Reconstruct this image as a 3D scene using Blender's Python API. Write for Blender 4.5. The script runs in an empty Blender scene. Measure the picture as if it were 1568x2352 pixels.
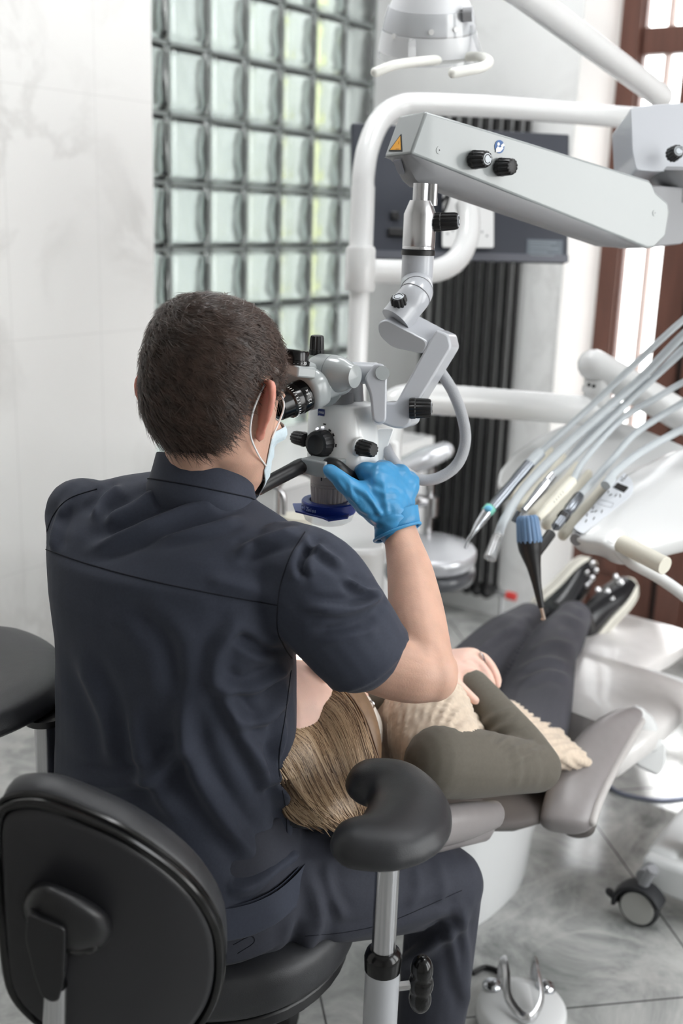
import bpy, bmesh, math, random
import numpy as np
from mathutils import Vector, Matrix
from mathutils.bvhtree import BVHTree
random.seed(7); RNG = np.random.default_rng(7)
SC = bpy.context.scene; COL = SC.collection
# ---------------------------------------------------------------- camera
F = 2500.0; CAMH = 1.5
PITCH, ROLL, YAW = math.radians(15.3), math.radians(1.9), math.radians(35)
HEAD = np.array([-math.sin(YAW), math.cos(YAW), 0]); RT0 = np.array([math.cos(YAW), math.sin(YAW), 0]); ZUP = np.array([0, 0, 1.0])
FW = HEAD*math.cos(PITCH) - ZUP*math.sin(PITCH); UP0 = np.cross(RT0, FW)
RT = math.cos(ROLL)*RT0 + math.sin(ROLL)*UP0; UP = -math.sin(ROLL)*RT0 + math.cos(ROLL)*UP0
CAM = np.array([0, 0, CAMH])
cd = bpy.data.cameras.new('camera'); cam = bpy.data.objects.new('camera', cd); COL.objects.link(cam)
cam.matrix_world = Matrix(((RT[0], UP[0], -FW[0], CAM[0]), (RT[1], UP[1], -FW[1], CAM[1]), (RT[2], UP[2], -FW[2], CAM[2]), (0, 0, 0, 1)))
cd.sensor_fit = 'VERTICAL'; cd.sensor_height = 36; cd.lens = 36*F/2352; cd.clip_start = .05
cd.dof.use_dof = True; cd.dof.focus_distance = 1.5; cd.dof.aperture_fstop = 3.0
SC.camera = cam
# ---------------------------------------------------------------- daylight, exposure
SC.view_settings.view_transform = 'Standard'; SC.view_settings.look = 'None'; SC.view_settings.gamma = 1
SC.view_settings.use_curve_mapping = False
SC.view_settings.exposure = 0.58
SC.cycles.use_denoising = True; SC.cycles.max_bounces = 10; SC.cycles.transparent_max_bounces = 16
SC.cycles.caustics_reflective = False; SC.cycles.caustics_refractive = False; SC.cycles.sample_clamp_indirect = 6
SKY_STRENGTH = 5.0
wd = bpy.data.worlds.new('world'); SC.world = wd; wd.use_nodes = True
_n = wd.node_tree.nodes; _b = _n['Background']
_tc = _n.new('ShaderNodeTexCoord'); _sx = _n.new('ShaderNodeSeparateXYZ'); _cr = _n.new('ShaderNodeValToRGB')
_mr = _n.new('ShaderNodeMapRange'); _mr.inputs[1].default_value = -.25; _mr.inputs[2].default_value = .6
wd.node_tree.links.new(_tc.outputs['Generated'], _sx.inputs[0]); wd.node_tree.links.new(_sx.outputs[2], _mr.inputs[0])
wd.node_tree.links.new(_mr.outputs[0], _cr.inputs[0]); wd.node_tree.links.new(_cr.outputs[0], _b.inputs[0])
_cr.color_ramp.elements[0].color = (.42, .42, .42, 1); _cr.color_ramp.elements[1].color = (.93, .97, 1, 1)
_e = _cr.color_ramp.elements.new(.35); _e.color = (.97, .97, .95, 1)
_b.inputs[1].default_value = SKY_STRENGTH
sl = bpy.data.lights.new('sun', 'SUN'); sl.energy = 22; sl.angle = math.radians(2.5); sl.color = (.97, .98, 1)
so = bpy.data.objects.new('sun', sl); COL.objects.link(so); so.rotation_euler = Vector((.58, -1, -2.0)).to_track_quat('-Z', 'Y').to_euler(); so.location = (-2, 8, 8)
# ---------------------------------------------------------------- pixel <-> place helpers
def A(*v): return np.array(v, float)
def ray(px, py): return FW + RT*(px-784)/F - UP*(py-1176)/F
def P(px, py, d): return CAM + ray(px, py)*d
def proj(p):
    q = np.asarray(p, float) - CAM; d = q @ FW
    return np.stack([784 + F*(q @ RT)/d, 1176 - F*(q @ UP)/d, d], -1)
def onZ(px, py, z): v = ray(px, py); return CAM + v*((z-CAMH)/v[2])
def onX(px, py, x): v = ray(px, py); return CAM + v*(x/v[0])
def onY(px, py, y): v = ray(px, py); return CAM + v*(y/v[1])
def S(px, d): return px*d/F            # a size in pixels at a depth
def nrm(v): v = np.asarray(v, float); return v/(np.linalg.norm(v)+1e-12)
def perp(t, hint=(0, 0, 1)):
    t = nrm(t); h = A(*hint)
    if abs(t @ h) > .97: h = A(1, 0, 0) if abs(t[0]) < .9 else A(0, 1, 0)
    a = nrm(np.cross(h, t)); return a, np.cross(t, a)
# ---------------------------------------------------------------- materials
def mat(name, col, rough=.5, metal=0, noise=0, nscale=20, bump=0, bscale=80, spec=.5, trans=0, ior=1.45, emit=None, estr=0, sheen=0, coat=0, subs=0, col2=None, stretch=None, alpha=1, detail=4):
    m = bpy.data.materials.new(name); m.use_nodes = True; nt = m.node_tree; N = nt.nodes; L = nt.links; b = N['Principled BSDF']
    c = tuple(((x/255)/12.92 if x/255 <= .04045 else ((x/255+.055)/1.055)**2.4) for x in col)+(1,)
    b.inputs['Base Color'].default_value = c; b.inputs['Roughness'].default_value = rough; b.inputs['Metallic'].default_value = metal
    b.inputs['Specular IOR Level'].default_value = spec; b.inputs['Transmission Weight'].default_value = trans; b.inputs['IOR'].default_value = ior
    b.inputs['Sheen Weight'].default_value = sheen; b.inputs['Coat Weight'].default_value = coat; b.inputs['Alpha'].default_value = alpha
    if subs: b.inputs['Subsurface Weight'].default_value = subs; b.inputs['Subsurface Radius'].default_value = (.012, .004, .002); b.inputs['Subsurface Scale'].default_value = 1
    if emit: b.inputs['Emission Color'].default_value = emit+(1,); b.inputs['Emission Strength'].default_value = estr
    tc = N.new('ShaderNodeTexCoord'); mp = N.new('ShaderNodeMapping'); L.new(tc.outputs['Object'], mp.inputs[0])
    if stretch: mp.inputs['Scale'].default_value = stretch
    if noise or col2:
        nz = N.new('ShaderNodeTexNoise'); nz.inputs['Scale'].default_value = nscale; nz.inputs['Detail'].default_value = detail; L.new(mp.outputs[0], nz.inputs[0])
        r = N.new('ShaderNodeValToRGB'); L.new(nz.outputs[0], r.inputs[0]); L.new(r.outputs[0], b.inputs['Base Color'])
        if col2: c2 = tuple(((x/255)/12.92 if x/255 <= .04045 else ((x/255+.055)/1.055)**2.4) for x in col2)+(1,)
        else: c2 = tuple(min(1, x*(1+noise)) for x in c[:3])+(1,); c = tuple(x*(1-noise) for x in c[:3])+(1,)
        r.color_ramp.elements[0].position = .35; r.color_ramp.elements[1].position = .65
        r.color_ramp.elements[0].color = c; r.color_ramp.elements[1].color = c2
    if bump:
        nb = N.new('ShaderNodeTexNoise'); nb.inputs['Scale'].default_value = bscale; nb.inputs['Detail'].default_value = 5; L.new(mp.outputs[0], nb.inputs[0])
        bp = N.new('ShaderNodeBump'); bp.inputs['Strength'].default_value = bump; bp.inputs['Distance'].default_value = .004; L.new(nb.outputs[0], bp.inputs['Height']); L.new(bp.outputs[0], b.inputs['Normal'])
    return m
def lin(c): return tuple(((x/255)/12.92 if x/255 <= .04045 else ((x/255+.055)/1.055)**2.4) for x in c)+(1,)
# ---------------------------------------------------------------- mesh pieces: each returns (verts, faces)
def spline(pts, n=8, closed=False):
    pts = [np.asarray(p, float) for p in pts]
    if len(pts) < 3 and not closed:
        return [pts[0]+(pts[-1]-pts[0])*i/n for i in range(n+1)]
    out = []; m = len(pts)
    for i in range(m if closed else m-1):
        if closed: p0, p1, p2, p3 = pts[i-1], pts[i], pts[(i+1) % m], pts[(i+2) % m]
        else:
            p1, p2 = pts[i], pts[i+1]; p0 = pts[i-1] if i else 2*p1-p2; p3 = pts[i+2] if i+2 < m else 2*p2-p1
        for k in range(n):
            t = k/n
            out.append(.5*((2*p1)+(-p0+p2)*t+(2*p0-5*p1+4*p2-p3)*t*t+(-p0+3*p1-3*p2+p3)*t**3))
    if not closed: out.append(pts[-1])
    return out
def loft(rings, caps=True, closed=False):
    n = len(rings[0]); V = [v for r in rings for v in r]; Fs = []
    m = len(rings)
    for i in range(m if closed else m-1):
        a, b = i*n, ((i+1) % m)*n
        for k in range(n): Fs.append((a+k, a+(k+1) % n, b+(k+1) % n, b+k))
    if caps and not closed:
        Fs.append(tuple(range(n-1, -1, -1))); Fs.append(tuple((m-1)*n+k for k in range(n)))
    return V, Fs
def tube(path, r, n=16, hint=(0, 0, 1), caps=True, flat=1.0, dome=False, closed=False):
    """round tube along a path; r a number or a list; flat scales the second axis"""
    path = [np.asarray(p, float) for p in path]; m = len(path)
    rr = list(r) if hasattr(r, '__len__') else [r]*m
    if len(rr) != m: rr = list(np.interp(np.linspace(0, 1, m), np.linspace(0, 1, len(rr)), rr))
    if dome and not closed:
        t0 = nrm(path[0]-path[1]); t1 = nrm(path[-1]-path[-2]); a = []; b = []
        for k in (0, 1, 2, 3): 
            th = math.radians(4+k*25); a.append((path[0]+t0*rr[0]*math.cos(th), rr[0]*math.sin(th))); b.append((path[-1]+t1*rr[-1]*math.cos(th), rr[-1]*math.sin(th)))
        path = [x[0] for x in a]+path+[x[0] for x in b[::-1]]; rr = [x[1] for x in a]+rr+[x[1] for x in b[::-1]]; m = len(path)
    rings = []; prev = None
    for i in range(m):
        if closed: t = nrm(path[(i+1) % m]-path[i-1])
        else: t = nrm(path[min(i+1, m-1)]-path[max(i-1, 0)])
        if prev is None: a, b = perp(t, hint)
        else:
            a = nrm(prev-t*(prev@t)); b = np.cross(t, a)
        prev = a
        rings.append([path[i]+rr[i]*(math.cos(2*math.pi*k/n)*a+flat*math.sin(2*math.pi*k/n)*b) for k in range(n)])
    return loft(rings, caps, closed)
def limb(pts, n=20, sub=6, hint=(0, 0, 1)):
    """organic tapered limb: pts = [(point, rx, ry)], domed ends"""
    c = spline([p[0] for p in pts], sub); rx = spline([A(p[1]) for p in pts], sub); ry = spline([A(p[2] if len(p) > 2 else p[1]) for p in pts], sub)
    m = len(c); rings = []; prev = None
    def ring(ce, a, b, x, y): return [ce+x*math.cos(2*math.pi*k/n)*a+y*math.sin(2*math.pi*k/n)*b for k in range(n)]
    for i in range(m):
        t = nrm(c[min(i+1, m-1)]-c[max(i-1, 0)])
        if prev is None: a, b = perp(t, hint)
        else: a = nrm(prev-t*(prev@t)); b = np.cross(t, a)
        prev = a; x, y = float(rx[i][0]), float(ry[i][0])
        if i == 0:
            for k in range(4): th = math.radians(5+k*22); rings.append(ring(c[0]-t*min(x, y)*math.cos(th), a, b, x*math.sin(th), y*math.sin(th)))
        rings.append(ring(c[i], a, b, x, y))
        if i == m-1:
            for k in range(3, -1, -1): th = math.radians(5+k*22); rings.append(ring(c[i]+t*min(x, y)*math.cos(th), a, b, x*math.sin(th), y*math.sin(th)))
    return loft(rings)
def lathe(p0, axis, prof, n=28, hint=(0, 0, 1), ribs=0, ribamp=0):
    """prof = [(distance along axis, radius)]"""
    p0 = np.asarray(p0, float); t = nrm(axis); a, b = perp(t, hint); rings = []
    for s, r in prof:
        row = []
        for k in range(n):
            th = 2*math.pi*k/n; rad = max(r, 1e-5)
            if ribs and k % max(1, n//ribs) == 0 and r > ribamp*2: rad -= ribamp
            row.append(p0+t*s+rad*(math.cos(th)*a+math.sin(th)*b))
        rings.append(row)
    return loft(rings)
def box(c, ax, ay, az):
    """ax, ay, az: full edge vectors"""
    c, ax, ay, az = (np.asarray(v, float) for v in (c, ax, ay, az))
    V = [c+ax*i/2+ay*j/2+az*k/2 for i, j, k in ((-1, -1, -1), (1, -1, -1), (1, 1, -1), (-1, 1, -1), (-1, -1, 1), (1, -1, 1), (1, 1, 1), (-1, 1, 1))]
    return V, [(3, 2, 1, 0), (4, 5, 6, 7), (0, 1, 5, 4), (1, 2, 6, 5), (2, 3, 7, 6), (3, 0, 4, 7)]
def aabb(x0, x1, y0, y1, z0, z1): return box(((x0+x1)/2, (y0+y1)/2, (z0+z1)/2), (x1-x0, 0, 0), (0, y1-y0, 0), (0, 0, z1-z0))
def prism(outline, ext):
    """outline: 3D points of a flat face, extruded by the vector ext"""
    o = [np.asarray(p, float) for p in outline]; e = np.asarray(ext, float); n = len(o)
    V = o+[p+e for p in o]
    return V, [tuple(range(n)), tuple(range(2*n-1, n-1, -1))]+[(i+n, (i+1) % n+n, (i+1) % n, i) for i in range(n)]
def ellipsoid(c, ax, ay, az, n=20):
    c, ax, ay, az = (np.asarray(v, float) for v in (c, ax, ay, az)); rings = []
    for i in range(1, n):
        th = math.pi*i/n
        rings.append([c-az*math.cos(th)+math.sin(th)*(math.cos(2*math.pi*k/n)*ax+math.sin(2*math.pi*k/n)*ay) for k in range(n)])
    return loft(rings)
def cushion(outline, up, th, dome=.35, edge=.5):
    """padded flat shape: outline (3D, closed loop), thickness th along up, rounded edge and domed top"""
    o = np.array(outline, float); c = o.mean(0); up = nrm(up); rings = []
    for f, h in ((.0, 0), (.6, 0), (.93, .02), (.985, .15), (1, .35), (1, .6), (.985, .78), (.95, .9), (.88, .97), (.7, 1.06), (.4, 1.06+dome*.6), (.0, 1.06+dome*.7)):
        rings.append([c+(p-c)*max(f, .02)+up*th*h for p in o])
    return loft(rings)
def blend_poly(pts, r, n=4):
    """round the corners of a closed 3D polygon"""
    o = [np.asarray(p, float) for p in pts]; out = []
    for i, p in enumerate(o):
        a, b = o[i-1]-p, o[(i+1) % len(o)]-p; la, lb = np.linalg.norm(a), np.linalg.norm(b)
        q = min(r, la*.48, lb*.48); s, e = p+a/la*q, p+b/lb*q
        for k in range(n+1): t = k/n; out.append((1-t)**2*s+2*t*(1-t)*p+t*t*e)
    return out
# ---------------------------------------------------------------- objects
def wloc(o):
    l = np.zeros(3)
    while o: l += np.array(o.location); o = o.parent
    return l
def tag(o, label=None, cat=None, group=None, kind=None):
    for k, v in (('label', label), ('category', cat), ('group', group), ('kind', kind)):
        if v: o[k] = v
    return o
def thing(name, label, cat, loc, group=None):
    o = bpy.data.objects.new(name, None); COL.objects.link(o); o.location = loc; o.empty_display_size = .05
    return tag(o, label, cat, group)
def obj(name, pieces, m, parent=None, smooth=True, bevel=0, seg=2, subs=0, angle=35, recalc=True, kind=None, label=None):
    """ONE mesh object from a piece or a list of pieces given in world space"""
    if isinstance(pieces, tuple): pieces = [pieces]
    V = []; Fs = []
    for v, f in pieces:
        k = len(V); V += [tuple(x) for x in v]; Fs += [tuple(i+k for i in q) for q in f]
    off = wloc(parent) if parent else (np.mean(np.array(V), 0) if not kind else np.zeros(3))
    V = [tuple(np.array(x)-off) for x in V]
    me = bpy.data.meshes.new(name); me.from_pydata(V, [], Fs); me.validate()
    if recalc:
        bm = bmesh.new(); bm.from_mesh(me); bmesh.ops.recalc_face_normals(bm, faces=bm.faces); bm.to_mesh(me); bm.free()
    if isinstance(m, (list, tuple)):
        for q in m: me.materials.append(q)
    else: me.materials.append(m)
    o = bpy.data.objects.new(name, me); COL.objects.link(o)
    if parent: o.parent = parent
    else: o.location = off
    if smooth:
        me.shade_smooth()
        if not subs: me.set_sharp_from_angle(angle=math.radians(angle))
    if bevel:
        b = o.modifiers.new('bevel', 'BEVEL'); b.width = bevel; b.segments = seg; b.limit_method = 'ANGLE'; b.angle_limit = math.radians(32); b.harden_normals = False
        if smooth: me.shade_smooth()
    if subs: s = o.modifiers.new('subsurf', 'SUBSURF'); s.levels = s.render_levels = subs
    return tag(o, label, None, None, kind)
def fused(pieces, voxel=.004, smooth=4):
    """union of closed pieces as one continuous skin: returns vertex array and faces"""
    V = []; Fs = []
    for v, f in pieces:
        k = len(V); V += [tuple(x) for x in v]; Fs += [tuple(i+k for i in q) for q in f]
    me = bpy.data.meshes.new('fuse'); me.from_pydata(V, [], Fs)
    bm = bmesh.new(); bm.from_mesh(me); bmesh.ops.recalc_face_normals(bm, faces=bm.faces); bm.to_mesh(me); bm.free()
    o = bpy.data.objects.new('fuse', me); COL.objects.link(o)
    r = o.modifiers.new('r', 'REMESH'); r.mode = 'VOXEL'; r.voxel_size = voxel
    if smooth: s = o.modifiers.new('s', 'SMOOTH'); s.factor = .5; s.iterations = smooth
    dg = bpy.context.evaluated_depsgraph_get(); dg.update()
    e = o.evaluated_get(dg); m2 = e.to_mesh()
    V2 = np.array([v.co[:] for v in m2.vertices]); F2 = [tuple(p.vertices) for p in m2.polygons]
    e.to_mesh_clear(); bpy.data.objects.remove(o); bpy.data.meshes.remove(me)
    return V2, F2
def normals(V, Fs):
    N = np.zeros_like(V); q = np.array([f[:4] if len(f) > 3 else f+(f[0],) for f in Fs])
    n = np.cross(V[q[:, 2]]-V[q[:, 0]], V[q[:, 3]]-V[q[:, 1]])
    for k in range(4): np.add.at(N, q[:, k], n)
    return N/(np.linalg.norm(N, axis=1, keepdims=True)+1e-12)
def polydist(Q, line):
    """distance of 2D points Q to a polyline, signed by side, and the position 0..1 along it"""
    L = np.array(line, float); best = np.full(len(Q), 1e9); sg = np.zeros(len(Q)); tt = np.zeros(len(Q)); m = len(L)-1
    for i in range(m):
        a, b = L[i], L[i+1]; d = b-a; t = np.clip(((Q-a)@d)/(d@d+1e-9), 0, 1); c = a+t[:, None]*d
        e = np.linalg.norm(Q-c, axis=1); s = np.sign(d[0]*(Q[:, 1]-a[1])-d[1]*(Q[:, 0]-a[0])); w = e < best
        best[w] = e[w]; sg[w] = s[w]; tt[w] = (i+t[w])/m
    return best, sg, tt
def folds(V, Fs, lst, facing=True):
    """press cloth creases into a skin: lst = [(pixel polyline, height in m, width in px)]; height > 0 a ridge, < 0 a valley"""
    N = normals(V, Fs); Q = proj(V); D = np.zeros(len(V)); vis = np.einsum('ij,ij->i', N, CAM-V)/np.linalg.norm(CAM-V, axis=1)
    vis = np.clip((vis+.05)/.35, 0, 1)
    for line, h, w in lst:
        line = [p[:2] for p in spline([A(*p) for p in line], 6)]
        d, s, t = polydist(Q[:, :2], line); env = np.clip(np.minimum(t, 1-t)*5+.12, 0, 1)
        D += h*env*(np.exp(-(d/w)**2)-.45*np.exp(-((d-1.9*w)/(1.1*w))**2))
    return V+N*(D*vis)[:, None]
def vnoise(V, scale, seed=0):
    """smooth pseudo noise -1..1"""
    r = np.random.default_rng(seed); out = np.zeros(len(V))
    for i in range(7):
        k = nrm(r.normal(size=3))*scale*(.6+1.2*r.random()); out += np.sin(V@k*2*math.pi+r.random()*6.28)
    return out/3.2
def bvh(V, Fs): return BVHTree.FromPolygons([Vector(v) for v in V], Fs)
def hit(tree, px, py, lift=0.0):
    r = Vector(ray(px, py)).normalized(); l, n, i, d = tree.ray_cast(Vector(CAM), r)
    if l is None: return None, None
    n = np.array(n); n = -n if n@np.array(r) > 0 else n
    return np.array(l)+n*lift, n
def hitline(tree, pts, lift=0.0, n=10):
    pp = spline([A(*p) for p in pts], n); out = []
    for p in pp:
        h, _ = hit(tree, p[0], p[1], lift)
        if h is not None: out.append(h)
    return out
def text_piece(s, c, right, up, size, depth=.0006):
    """raised lettering as mesh, centred at c"""
    cu = bpy.data.curves.new('t', 'FONT'); cu.body = s; cu.size = 1; cu.align_x = 'CENTER'; cu.align_y = 'CENTER'; cu.extrude = .5*depth/size; cu.resolution_u = 2
    o = bpy.data.objects.new('t', cu); COL.objects.link(o); dg = bpy.context.evaluated_depsgraph_get(); dg.update()
    me = o.evaluated_get(dg).to_mesh(); r = nrm(right); u = nrm(np.asarray(up)-r*(np.asarray(up)@r)); n = np.cross(r, u)
    V = [np.asarray(c)+size*(v.co[0]*r+v.co[1]*u+v.co[2]*n) for v in me.vertices]; Fs = [tuple(p.vertices) for p in me.polygons]
    o.evaluated_get(dg).to_mesh_clear(); bpy.data.objects.remove(o); bpy.data.curves.remove(cu)
    return V, Fs
def disc(c, n, r, th=.001, seg=24): return lathe(np.asarray(c)-nrm(n)*th*.5, n, [(0, 1e-4), (0, r), (th, r), (th, 1e-4)], seg)
def knob(p, axis, r, l, n=36):
    """ribbed grip knob"""
    return lathe(p, axis, [(0, .001), (0, r*.93), (l*.08, r), (l*.26, r), (l*.3, r*.93), (l*.35, r*.96), (l*.86, r*.9), (l*.97, r*.82), (l, r*.7), (l, .001)], n, ribs=12, ribamp=r*.1)
# ================================================================ the room
XW, YB, YD, XJ = -2.452, 3.643, 3.955, -1.635
def marble(name, base, vein, scale, rough, grid=None, off=(0, 0, 0), grout=(200, 200, 198), axis='yz', amount=.5, cloud=None, gw=.0022, turn=0):
    m = bpy.data.materials.new(name); m.use_nodes = True; N = m.node_tree.nodes; L = m.node_tree.links; b = N['Principled BSDF']
    b.inputs['Roughness'].default_value = rough
    tc = N.new('ShaderNodeTexCoord'); mp = N.new('ShaderNodeMapping'); L.new(tc.outputs['Object'], mp.inputs[0]); mp.inputs['Rotation'].default_value = (.5, .35, .8)
    wv = N.new('ShaderNodeTexNoise'); wv.inputs['Scale'].default_value = scale; wv.inputs['Detail'].default_value = 9; wv.inputs['Roughness'].default_value = .6; wv.inputs['Distortion'].default_value = 1.6; L.new(mp.outputs[0], wv.inputs[0])
    r = N.new('ShaderNodeValToRGB'); L.new(wv.outputs[0], r.inputs[0]); e = r.color_ramp.elements
    e[0].position = .44; e[0].color = (0, 0, 0, 1); e[1].position = .56; e[1].color = (0, 0, 0, 1); k = e.new(.5); k.color = (1, 1, 1, 1)
    n2 = N.new('ShaderNodeTexNoise'); n2.inputs['Scale'].default_value = scale*.8; n2.inputs['Detail'].default_value = 3; L.new(mp.outputs[0], n2.inputs[0])
    r2 = N.new('ShaderNodeValToRGB'); L.new(n2.outputs[0], r2.inputs[0]); r2.color_ramp.elements[0].position = .45; r2.color_ramp.elements[1].position = .7
    mu = N.new('ShaderNodeMath'); mu.operation = 'MULTIPLY'; L.new(r.outputs[0], mu.inputs[0]); L.new(r2.outputs[0], mu.inputs[1])
    m2 = N.new('ShaderNodeMath'); m2.operation = 'MULTIPLY'; m2.inputs[1].default_value = amount; L.new(mu.outputs[0], m2.inputs[0])
    mx = N.new('ShaderNodeMix'); mx.data_type = 'RGBA'; mx.inputs['A'].default_value = lin(base); mx.inputs['B'].default_value = lin(vein); L.new(m2.outputs[0], mx.inputs['Factor'])
    out = mx.outputs['Result']
    if cloud:
        n3 = N.new('ShaderNodeTexNoise'); n3.inputs['Scale'].default_value = cloud[1]; n3.inputs['Detail'].default_value = 10; n3.inputs['Roughness'].default_value = .68; n3.inputs['Distortion'].default_value = .8; L.new(mp.outputs[0], n3.inputs[0])
        r3 = N.new('ShaderNodeValToRGB'); L.new(n3.outputs[0], r3.inputs[0]); r3.color_ramp.elements[0].position = .36; r3.color_ramp.elements[1].position = .66
        m4 = N.new('ShaderNodeMix'); m4.data_type = 'RGBA'; m4.inputs['B'].default_value = lin(cloud[0]); L.new(out, m4.inputs['A']); L.new(r3.outputs[0], m4.inputs['Factor']); out = m4.outputs['Result']
    if grid:
        sx = N.new('ShaderNodeSeparateXYZ'); gm = N.new('ShaderNodeMapping'); gm.inputs['Rotation'].default_value = (0, 0, math.radians(turn)); L.new(tc.outputs['Object'], gm.inputs[0]); L.new(gm.outputs[0], sx.inputs[0]); mask = None
        for ax, size, o in zip(axis, grid, off):
            i = 'xyz'.index(ax); a = N.new('ShaderNodeMath'); a.operation = 'ADD'; a.inputs[1].default_value = o+100*size; L.new(sx.outputs[i], a.inputs[0])
            md = N.new('ShaderNodeMath'); md.operation = 'MODULO'; md.inputs[1].default_value = size; L.new(a.outputs[0], md.inputs[0])
            lt = N.new('ShaderNodeMath'); lt.operation = 'LESS_THAN'; lt.inputs[1].default_value = gw; L.new(md.outputs[0], lt.inputs[0])
            if mask is None: mask = lt.outputs[0]
            else: mm = N.new('ShaderNodeMath'); mm.operation = 'MAXIMUM'; L.new(mask, mm.inputs[0]); L.new(lt.outputs[0], mm.inputs[1]); mask = mm.outputs[0]
        m3 = N.new('ShaderNodeMix'); m3.data_type = 'RGBA'; L.new(out, m3.inputs['A']); m3.inputs['B'].default_value = lin(grout); L.new(mask, m3.inputs['Factor']); out = m3.outputs['Result']
    L.new(out, b.inputs['Base Color'])
    return m
M_WALL = marble('white_marble_tile', (232, 232, 230), (168, 166, 162), 1.5, .12, grid=(.32, .66), off=(-.953, -1.138), grout=(214, 214, 212), axis='yz', amount=.5, gw=.002)
M_BACK = marble('grey_white_marble', (230, 231, 230), (180, 180, 178), 2.0, .2, axis='xz', amount=.6)
M_FLOOR = marble('grey_stone_floor', (128, 130, 129), (214, 212, 208), 2.6, .12, turn=-45, grid=(.8, .8), off=(-1.106, -1.709), grout=(70, 70, 70), axis='xy', amount=.75, cloud=((202, 202, 199), 4.2), gw=.004)
M_PLAIN = mat('white_paint', (238, 238, 236), .6, noise=.02, nscale=6)
M_REVEAL = mat('white_reveal_paint', (240, 240, 238), .55, noise=.015, nscale=5)
M_WOOD = mat('brown_door_wood', (92, 60, 50), .38, noise=.14, nscale=9, stretch=(6, 6, .6), bump=.04)
M_WOOD2 = mat('light_brown_wood', (112, 78, 60), .38, noise=.14, nscale=9, stretch=(6, 6, .6), bump=.04)
def pane_mat(name, tint=(1, 1, 1), refl=.06):
    m = bpy.data.materials.new(name); m.use_nodes = True; N = m.node_tree.nodes; L = m.node_tree.links
    N.remove(N['Principled BSDF']); t = N.new('ShaderNodeBsdfTransparent'); t.inputs[0].default_value = tuple(tint)+(1,)
    g = N.new('ShaderNodeBsdfGlossy'); g.inputs['Roughness'].default_value = .02; mx = N.new('ShaderNodeMixShader')
    mx.inputs[0].default_value = refl; L.new(t.outputs[0], mx.inputs[1]); L.new(g.outputs[0], mx.inputs[2])
    L.new(mx.outputs[0], N['Material Output'].inputs[0]); return m
M_PANE = pane_mat('window_pane_glass')
def struct(name, pieces, m, **k): return obj(name, pieces, m, kind='structure', smooth=False, **k)
XR, YF, ZC = 1.9, -2.2, 3.2
struct('floor', aabb(XW-.02, XR, YF, YD+.02, -.05, 0), M_FLOOR)
struct('ceiling', aabb(XW-1.9, XR, YF, YD+.05, ZC, ZC+.06), M_PLAIN)
YP = 2.457                                       # where the marble pier ends and the glass blocks begin
struct('wall_left', aabb(XW-.14, XW, YF, YP, 0, ZC), M_WALL)
struct('wall_back', [aabb(XW-.14, XJ, YB, YB+.4, 0, ZC)], M_BACK)
struct('trim_1', aabb(XJ-.001, XJ+.002, YB-.004, YD, 0, ZC), M_REVEAL)          # reveal of the door recess
M_LAMP = mat('added_lamp_diffuser', (255, 252, 246), .5, emit=(.97, .985, 1), estr=11.5)
for k, (x, y) in enumerate(((-1.5, 1.5), (-1.5, 2.8), (.1, 2.1))):  # unseen lamps, added to bring more light from above
    cl = obj('added_ceiling_lamp', aabb(x-.32, x+.32, y-.32, y+.32, ZC-.05, ZC-.001), M_PLAIN, None, smooth=False, bevel=.004)
    tag(cl, ('added square flush ceiling lamp above the dentist, out of view', 'added square flush ceiling lamp nearest the back wall, out of view', 'added square flush ceiling lamp nearest the right wall, out of view')[k], 'lamp', 'added ceiling lamps')
    obj('diffuser', aabb(x-.29, x+.29, y-.29, y+.29, ZC-.056, ZC-.05), M_LAMP, cl, smooth=False)
# right and front walls with tall window openings let the daylight in
def holed(name, axis, pos, th, lo, hi, holes, z0, z1):
    pcs = []; cur = lo
    for a, b in holes+[(hi, hi)]:
        def bx(u0, u1, w0, w1): return aabb(pos, pos+th, u0, u1, w0, w1) if axis == 'x' else aabb(u0, u1, pos, pos+th, w0, w1)
        if a > cur: pcs.append(bx(cur, a, 0, ZC))
        if b > a: pcs += [bx(a, b, 0, z0), bx(a, b, z1, ZC)]
        cur = b
    return struct(name, pcs, M_PLAIN)
holed('wall_right', 'x', XR, .2, YF, YD+.02, [(1.0, 1.9), (2.3, 3.6)], .5, 2.95)
struct('wall_front', aabb(XW, XR, YF-.2, YF, 0, ZC), mat('dark_grey_wall', (226, 225, 222), .7, noise=.04))
# ---- glass block window in the left wall
gy0, gp, gz0, gpz = 2.542-2*.1825, .1825, 1.376-7*.2, .2
M_GLASS = mat('glass_block_glass', (230, 234, 233), .12, trans=1, ior=1.45)
M_MORTAR = mat('glass_block_joint', (128, 134, 132), .6, noise=.1)
win = struct('window_1', [aabb(XW-.09, XW-.012, YP, YB, 0, .17)], M_PLAIN)
def rbox(cy, cz, hy, hz, x0, x1, r):
    """rounded glass slab between x0 (back) and x1 (front)"""
    rings = []
    for x, k in ((x0, .86), (x0+.006, .97), (x0+.016, 1), (x1-.016, 1), (x1-.006, .97), (x1, .86)):
        row = []
        for q in range(24):
            th = 2*math.pi*q/24; c, s = math.cos(th), math.sin(th); e = .22
            row.append(A(x, cy+hy*k*math.copysign(abs(c)**e, c), cz+hz*k*math.copysign(abs(s)**e, s)))
        rings.append(row)
    return loft(rings)
gl = []; mo = []
ny = 8
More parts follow.
